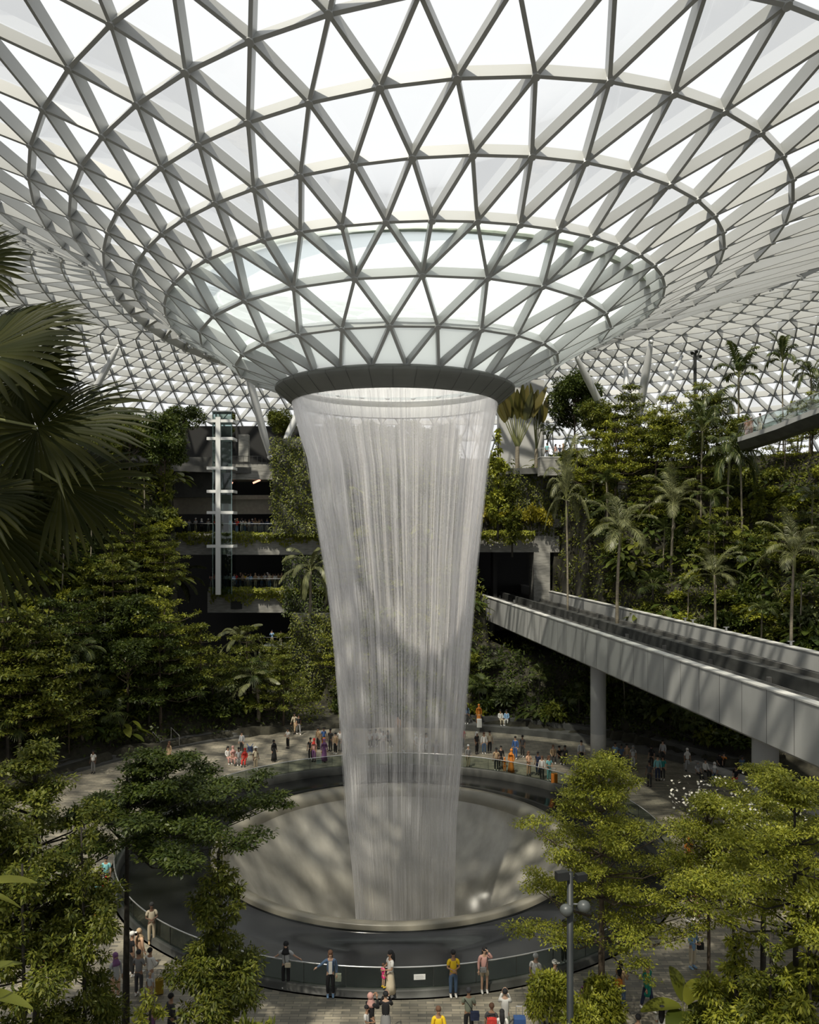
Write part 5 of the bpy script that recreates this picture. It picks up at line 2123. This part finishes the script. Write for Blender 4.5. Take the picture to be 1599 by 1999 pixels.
head(1083, 1876, 1.0, 'person in white cap behind the bush left of the lamp post', pose='stand', top='white', low='navy', hair='cap', hairc='white', sk=0)
head(1142, 1916, -.5, 'child in purple top behind the bush right of the lamp post', s=.66, pose='walk', top='purple', low='pink', hair='short', hairc='black', sk=1)
a = near(1213, 1968, 2.3, 'person with long black hair in tan top and grey jeans carrying an orange bag', pose='hold', top='tan', low='denim', hair='long', hairc='black', sk=1)
bag('tote_bag', 'orange tote bag carried by the person with long black hair', a.location + Vector((-.17, -.16, .86)), (.36, .12, .32), 'orange')
near(1264, 1972, .5, 'person in long green coat and cream shirt walking', pose='walk', top='green', topk='coat', low='navy', shoe='white', hair='short', hairc='dark', sk=1)
a = near(1352, 1890, .5, 'person in pale blue headscarf and tunic with cream trousers', pose='hold', top='lightblue', topk='tunic', low='cream', shoe='lightblue', hair='hijab', hairc='lightblue', sk=0)
bag('shoulder_bag', 'black bag at the side of the person in pale blue', a.location + Vector((.3, -.05, .75)), (.3, .14, .34), 'black')
near(1342, 1798, 1.2, 'person in dark jacket and grey trousers beside the brown dress', pose='cross', top='navy', topk='long', low='grey', hair='short', hairc='black', sk=1)
a = near(1360, 1797, -.6, 'person in brown dress with a round pink bag', pose='stand', top='brown', topk='long', low='brown', lowk='trousers', hair='long', hairc='brown', sk=0)
bag('handbag', 'round pink bag of the person in brown', a.location + Vector((.02, -.2, .86)), (.22, .1, .22), 'pink')
near(1428, 1778, 1.3, 'person in teal shirt reaching out with a phone at right', pose='reach', top='teal', topk='long', low='dark', hair='short', hairc='black', sk=1)
near(1400, 1768, -.4, 'person in white beside the reaching teal shirt', pose='stand', top='white', low='black', hair='long', hairc='black', sk=0)
near(1345, 1700, .2, 'person in orange dress behind the layered tree at right', pose='stand', top='orange', low='orange', lowk='dress', hair='hijab', hairc='orange', sk=1)
near(1412, 1680, .3, 'person in teal top under the right hand trees', pose='walk', top='teal', low='dark', hair='short', hairc='black', sk=1)
near(1432, 1690, -.4, 'person in purple top under the right hand trees', pose='stand', top='purple', low='black', hair='long', hairc='black', sk=1)
near(1450, 1680, .4, 'person in white top under the right hand trees', pose='stand', top='white', low='black', hair='short', hairc='black', sk=1)
head(1293, 1965, 2.6, 'person in white top with black hair at the bottom edge near the big rounded leaves', pose='hold', top='white', low='dark', hair='long', hairc='black', sk=0)
head(1246, 1982, 2.9, 'person with black hair at the bottom edge, only the head in view', pose='stand', top='dark', low='dark', hair='short', hairc='black', sk=1)
# left group behind the thin black trunk
near(258, 1905, 2.2, 'person in white cap and dark shirt pointing left near the black trunk', pose='railone', top='black', low='dark', hair='cap', hairc='white', sk=1)
near(273, 1898, 2.5, 'person with tan headscarf beside the white cap', pose='stand', top='peach', topk='tunic', low='tan', hair='hijab', hairc='tan', sk=0)
near(271, 1944, 3.0, 'person in grey shirt and grey trousers seen from behind, left group', pose='hold', top='grey', low='charcoal', hair='short', hairc='dark', sk=1)
a = near(293, 1940, 2.7, 'person in white patterned top beside the grey shirt, left group', pose='hold', top='white', topk='long', low='palegrey', hair='short', hairc='black', sk=1)
suitcase('suitcase', 'dark yellow suitcase next to the left group', (wx(311, 31.2), 31.2, 0), (.28, .22, .52), 'mustard', .4)
near(293, 1955, 2.9, 'child in pale patterned clothes in front of the left group', s=.62, pose='stand', top='palegrey', low='tan', hair='short', hairc='tan', sk=1)
near(226, 1952, .8, 'person in pale purple headscarf left of the black trunk', pose='stand', top='palegrey', topk='tunic', low='peach', hair='hijab', hairc='purple', sk=1)
head(334, 1941, 2.4, 'person in dark jacket at the bottom edge left of the narrow tree', pose='stand', top='charcoal', topk='long', low='dark', hair='short', hairc='black', sk=1)
head(297, 1966, 2.0, 'person in pink headscarf at the bottom edge, left group', pose='stand', top='purple', topk='tunic', low='grey', hair='hijab', hairc='pink', sk=1)
near(207, 1786, -.6, 'person in black seen through the left trees, right one of the pair', pose='walk', top='black', topk='long', low='dark', shoe='white', hair='hijab', hairc='red', sk=1)
near(189, 1788, .5, 'person in teal top seen through the left trees, left one of the pair', pose='stand', top='aqua', low='black', shoe='orange', hair='short', hairc='black', sk=1)
near(207, 1742, 0, 'person in pale blue patterned top behind the pair in the left trees', pose='stand', top='aqua', low='white', hair='short', hairc='black', sk=1)
near(93, 1935, .4, 'person in red and white among the lower left trees', pose='stand', top='red', low='white', hair='long', hairc='brown', sk=0)

# far side of the plaza
FAR = [(535, 1487, 'dress', 'black', 'black', 'hijab', 'black', 'person in long black robe', 'stand'), (562, 1461, 't', 'white', 'black', 'short', 'black', 'person in white top and dark trousers', 'hold'), (499, 1503, 't', 'cream', 'beige', 'hat', 'white', 'person in cream clothes with white hat', 'stand'),
       (472, 1470, 't', 'palegrey', 'dark', 'short', 'black', 'person in pale grey shirt', 'stand'), (330, 1490, 'dress', 'tan', 'tan', 'hijab', 'brown', 'person in tan robe', 'stand'), (182, 1510, 't', 'white', 'grey', 'short', 'black', 'person in white shirt', 'stand'),
       (445, 1490, 't', 'white', 'pink', 'long', 'black', 'person in white and pink', 'sit'), (455, 1492, 't', 'pink', 'pink', 'hijab', 'pink', 'person in pink', 'sit'), (466, 1492, 't', 'palegrey', 'grey', 'short', 'black', 'person in grey', 'sit'), (478, 1494, 't', 'red', 'red', 'hijab', 'red', 'person in dark red', 'sit'),
       (606, 1484, 't', 'black', 'black', 'short', 'black', 'person in black', 'stand'), (613, 1487, 't', 'pink', 'purple', 'hijab', 'red', 'person in pink with red scarf', 'stand'), (633, 1488, 'dress', 'purple', 'purple', 'hijab', 'purple', 'person in purple robe', 'stand'), (621, 1462, 't', 'tan', 'dark', 'short', 'black', 'person in tan shirt', 'stand'), (632, 1460, 't', 'blue', 'orange', 'short', 'black', 'person in bright blue shirt', 'stand'),
       (575, 1432, 't', 'cream', 'tan', 'long', 'black', 'person in cream at the path mouth', 'walk'), (583, 1434, 't', 'black', 'grey', 'long', 'black', 'person in black and grey at the path mouth', 'walk'), (645, 1466, 't', 'dark', 'dark', 'short', 'black', 'person in dark clothes', 'stand'), (655, 1472, 't', 'tan', 'black', 'short', 'black', 'person in tan and black', 'stand'), (664, 1466, 't', 'white', 'grey', 'short', 'black', 'person in white and grey', 'stand'),
       (672, 1470, 't', 'charcoal', 'dark', 'hijab', 'grey', 'person with grey scarf', 'stand'), (684, 1468, 't', 'palegrey', 'dark', 'short', 'black', 'person in pale top', 'stand'), (722, 1456, 't', 'white', 'black', 'short', 'black', 'person in white', 'sit'), (733, 1455, 't', 'palegrey', 'dark', 'short', 'black', 'person in pale grey', 'sit'), (742, 1455, 't', 'white', 'dark', 'long', 'black', 'person in white with long hair', 'sit'), (748, 1468, 't', 'white', 'black', 'short', 'black', 'person in white facing the water', 'cross'), (758, 1456, 't', 'dark', 'dark', 'short', 'black', 'person in dark top', 'sit'), (777, 1437, 't', 'peach', 'tan', 'short', 'black', 'person in peach standing', 'stand'), (789, 1486, 't', 'white', 'palegrey', 'short', 'black', 'small child in white', 'stand'),
       (812, 1464, 't', 'white', 'white', 'hijab', 'white', 'person in white with white scarf', 'sit'), (822, 1465, 't', 'white', 'palegrey', 'hijab', 'white', 'person in white', 'sit'), (832, 1464, 't', 'white', 'white', 'short', 'black', 'person in plain white', 'sit'), (852, 1490, 't', 'grey', 'dark', 'short', 'black', 'person in grey', 'stand'),
       (912, 1501, 't', 'grey', 'beige', 'short', 'palegrey', 'person in grey shirt and beige trousers', 'stand'), (903, 1462, 't', 'red', 'dark', 'short', 'black', 'person in red', 'stand'), (931, 1472, 't', 'black', 'black', 'long', 'white', 'person in black with white scarf', 'stand'), (945, 1472, 't', 'white', 'denim', 'long', 'brown', 'person in white and jeans', 'stand'), (956, 1470, 't', 'cream', 'black', 'short', 'black', 'person in cream top', 'stand'),
       (968, 1506, 't', 'tan', 'dark', 'short', 'black', 'person in tan and black', 'stand'), (978, 1500, 't', 'black', 'dark', 'short', 'black', 'person in black', 'stand'), (985, 1508, 't', 'orange', 'orange', 'hijab', 'orange', 'child in orange', 'stand'), (998, 1510, 'dress', 'orange', 'orange', 'hijab', 'orange', 'person in long orange robe', 'stand'), (1006, 1482, 't', 'blue', 'blue', 'short', 'black', 'person in blue', 'stand'),
       (1032, 1515, 't', 'peach', 'peach', 'long', 'brown', 'person in peach', 'hold'), (1020, 1478, 't', 'charcoal', 'dark', 'short', 'black', 'person in dark clothes by the steps', 'stand'), (1058, 1522, 't', 'white', 'dark', 'long', 'brown', 'person in white with brown hair', 'stand'), (1072, 1525, 't', 'aqua', 'aqua', 'long', 'brown', 'person in pale aqua', 'hold'), (1050, 1512, 't', 'navy', 'navy', 'short', 'black', 'person in navy', 'stand'), (1080, 1488, 't', 'tan', 'dark', 'long', 'brown', 'person in tan', 'sit'), (1092, 1490, 't', 'black', 'black', 'short', 'black', 'person in black', 'sit'), (1103, 1490, 't', 'dark', 'dark', 'short', 'black', 'person in dark grey', 'sit'), (1135, 1492, 't', 'palegrey', 'black', 'short', 'black', 'person in pale grey by the column', 'stand'),
       (1201, 1494, 't', 'lightblue', 'dark', 'short', 'black', 'person in light blue', 'stand'), (1213, 1497, 't', 'denim', 'dark', 'short', 'black', 'person in denim', 'stand'), (1224, 1496, 't', 'tan', 'grey', 'short', 'black', 'person in tan', 'stand'), (1236, 1500, 't', 'palegrey', 'palegrey', 'hijab', 'grey', 'person in grey robe', 'stand'), (1272, 1500, 't', 'black', 'black', 'hijab', 'black', 'person in black', 'stand'), (1284, 1524, 't', 'aqua', 'navy', 'short', 'black', 'person in aqua shirt', 'stand'), (1294, 1523, 't', 'teal', 'dark', 'short', 'black', 'person in teal shirt', 'stand'), (1268, 1536, 't', 'charcoal', 'dark', 'short', 'black', 'person in charcoal', 'stand'), (1294, 1490, 't', 'palegrey', 'dark', 'long', 'black', 'person in pale top', 'stand'), (1342, 1506, 't', 'white', 'palegrey', 'hijab', 'white', 'person in white robe', 'stand'),
       (1362, 1522, 't', 'palegrey', 'dark', 'hijab', 'grey', 'person with grey scarf', 'sit'), (1377, 1520, 't', 'white', 'dark', 'short', 'black', 'person in white', 'sit'), (1395, 1526, 't', 'palegrey', 'denim', 'hijab', 'white', 'person with white scarf', 'sit'), (1405, 1508, 't', 'black', 'black', 'hijab', 'black', 'person in black', 'sit'), (1413, 1506, 't', 'orange', 'dark', 'short', 'black', 'person in orange shirt', 'sit'), (1437, 1534, 't', 'black', 'red', 'short', 'black', 'person in black and red', 'sit'), (1449, 1520, 't', 'denim', 'denim', 'short', 'black', 'person in denim', 'stand'), (1538, 1522, 't', 'pink', 'white', 'hijab', 'pink', 'person in pink', 'sit'), (1552, 1524, 't', 'white', 'palegrey', 'hijab', 'pink', 'person in white with pink scarf', 'stand')]
for i, (px, py, kd, tc_, lc, hk, hc, lab, ps) in enumerate(FAR):
    Y = CZ * F / (py - HY)
    z = 0.0
    x = wx(px, Y)
    r = math.hypot(x + .8, Y - 46)
    if r < 15.6:
        k = 15.7 / r
        x, Y = -.75 + (x + .75) * k, 46 + (Y - 46) * k
    if ps == 'sit' and r > 24.5:
        z = .1
    sc_ = .62 if 'child' in lab else RNG.uniform(.94, 1.03)
    where = 'across the plaza left of the water' if px < 660 else ('seen through the falling water' if px < 890 else ('across the plaza right of the water' if px < 1150 else 'under the train track at right'))
    person(x, Y, z, RNG.uniform(-.8, .8), None, pose=ps, top=tc_, topk='long' if kd == 'dress' or i % 3 == 0 else 'short', low=lc, lowk='dress' if kd == 'dress' else 'trousers', shoe=('white', 'dark')[i % 2], hair=hk, hairc=hc, sk=i % 3 if hk != 'hijab' else 1, s=sc_, ordd=lab + ' ' + where)
suitcase('suitcase', 'orange suitcase on the far plaza right of the water', (wx(1082, 56.5), 56.5, 0), (.42, .3, .8), 'orange')
suitcase('suitcase', 'pale suitcase on the seat steps beside the orange robe', (wx(932, 73), 71.0, .5), (.4, .28, .7), 'white')
for px, py, tc_, lc, hk, hc, lab in ((935, 1426, 'orange', 'orange', 'hijab', 'orange', 'person in orange robe standing on the seating steps'), (911, 1426, 'denim', 'dark', 'hijab', 'black', 'person in black headscarf on the seating steps'), (977, 1446, 'white', 'cream', 'short', 'black', 'person in white sitting on the planter edge, nearer the water'), (989, 1447, 'lightblue', 'white', 'short', 'black', 'person in light blue sitting on the planter edge, further from the water')):
    Y = 72.3
    person(wx(px, Y), Y, 0.5 if py < 1440 else .45, RNG.uniform(-.4, .4), lab, pose='stand' if py < 1440 else 'sit', top=tc_, topk='long', low=lc, lowk='dress' if 'robe' in lab else 'trousers', hair=hk, hairc=hc, sk=1)
o = thing('stroller', 'blue folded stroller beside the crowd left of the water', 'stroller', (wx(488, 64), 64, 0))
q = MB()
q.tube([(-.3, 0, .1), (.25, 0, .95)], .03, 6)
q.tube([(.3, 0, .1), (-.25, 0, .95)], .03, 6)
q.obj('frame', cloth(C['blue']), o)
q = MB()
q.box((0, .1, .5), (.4, .25, .35))
q.obj('seat', cloth(C['navy']), o)
for sx in (-.3, .3):
    q = MB()
    q.tube([(sx - .03, 0, .1), (sx + .03, 0, .1)], .1, 10)
    q.obj('wheel', M_black, o)

# crowds at the balcony rails
COLS = ['white', 'white', 'cream', 'palegrey', 'red', 'peach', 'black', 'yellow', 'white', 'lightblue', 'pink', 'navy', 'beige', 'white', 'denim', 'tan']
WORD = {'palegrey': 'pale grey', 'lightblue': 'light blue', 'hotpink': 'bright pink'}


def crowd(pxs, Y, z, where, poses=('stand', 'hold', 'cross', 'photo')):
    for i, px in enumerate(pxs):
        c_ = RNG.choice(COLS)
        person(wx(px, Y), Y + RNG.uniform(0, 1.0), z, RNG.uniform(-.6, .6), None, pose=RNG.choice(poses), top=c_, topk=RNG.choice(('short', 'long')), low=RNG.choice(('black', 'denim', 'grey', 'beige')), hair=RNG.choice(('short', 'long', 'hijab', 'cap')), hairc=RNG.choice(('black', 'black', 'brown', 'white', 'tan')), sk=RNG.randrange(3), s=RNG.uniform(.94, 1.03), ordd='person in %s %s' % (WORD.get(c_, c_), where))


crowd([342, 358, 365, 378, 393, 404, 418, 424, 448, 452, 461, 471, 478, 483, 490, 497, 503, 510, 520, 536, 544, 551], 95.7, T3[3] + .30, 'at the upper balcony rail')
crowd([412, 420, 430, 437, 446, 452, 458, 467, 472, 476, 484, 489, 498, 503, 510, 516, 521, 526, 531, 537, 541, 548, 555, 561], 95.7, T2[3] + .30, 'at the middle balcony rail')
crowd([529, 546], 92.7, T1[3] + .30, 'on the lowest balcony')
person(wx(488, 86), 86, wz(1262, 86) - .3, 0, 'person in bright red half hidden by leaves below the balconies', top='red', low='dark', sk=1)
person(wx(1068, 95), 95, wz(893, 95) - .1, 2.6, 'person in light blue shirt on the park level left of the big dark tree', top='aqua', low='black', sk=1)
person(wx(1085, 96), 96, wz(893, 95) - .1, .6, 'person in pink top on the park level in front of the big dark tree', top='pink', low='palegrey', sk=1, hair='long')
person(wx(1093, 97), 97, wz(893, 95) - .1, .2, 'person in navy on the park level in front of the big dark tree', top='navy', low='black', sk=1)
person(wx(1100, 95.5), 95.5, wz(893, 95) - .1, .9, 'person in peach on the park level by the railing', top='peach', low='white', sk=1, hair='hijab', hairc='peach')
for i, (px, lab) in enumerate(((1452, 'person in pink top on the raised walkway, left one'), (1461, 'person in pink top and white cap on the raised walkway'), (1479, 'person in white on the raised walkway'))):
    Yw = 70.6 - i * .8
    zz_ = wz(864 - (px - 1440) * .35, Yw) + .35
    person(wx(px, Yw) + .9, Yw + 1.6, zz_, .3, lab, top='pink' if i < 2 else 'white', low='pink' if i < 2 else 'cream', hair='cap' if i == 1 else 'short', hairc='white' if i == 1 else 'black', sk=1)
# ------------------------------------------------------------------ labels that need a place in a row
ORDW = ['first', 'second', 'third', 'fourth', 'fifth', 'sixth', 'seventh', 'eighth', 'ninth', 'tenth', 'eleventh', 'twelfth', 'thirteenth', 'fourteenth', 'fifteenth', 'sixteenth', 'seventeenth', 'eighteenth', 'nineteenth', 'twentieth']
sets = {}
for o, d in ORD:
    sets.setdefault(d, []).append(o)
for d, os_ in sets.items():
    os_.sort(key=lambda o: pix(o.location)[0])
    for i, o in enumerate(os_):
        if len(os_) == 1:
            o['label'] = d
        else:
            k = len(os_)
            w_ = (ORDW[i] + ' from left') if i < (k + 1) // 2 else ((ORDW[k - 1 - i] + ' from right') if i < k - 1 else 'furthest right')
            if i == 0:
                w_ = 'furthest left'
            o['label'] = d + ', ' + w_
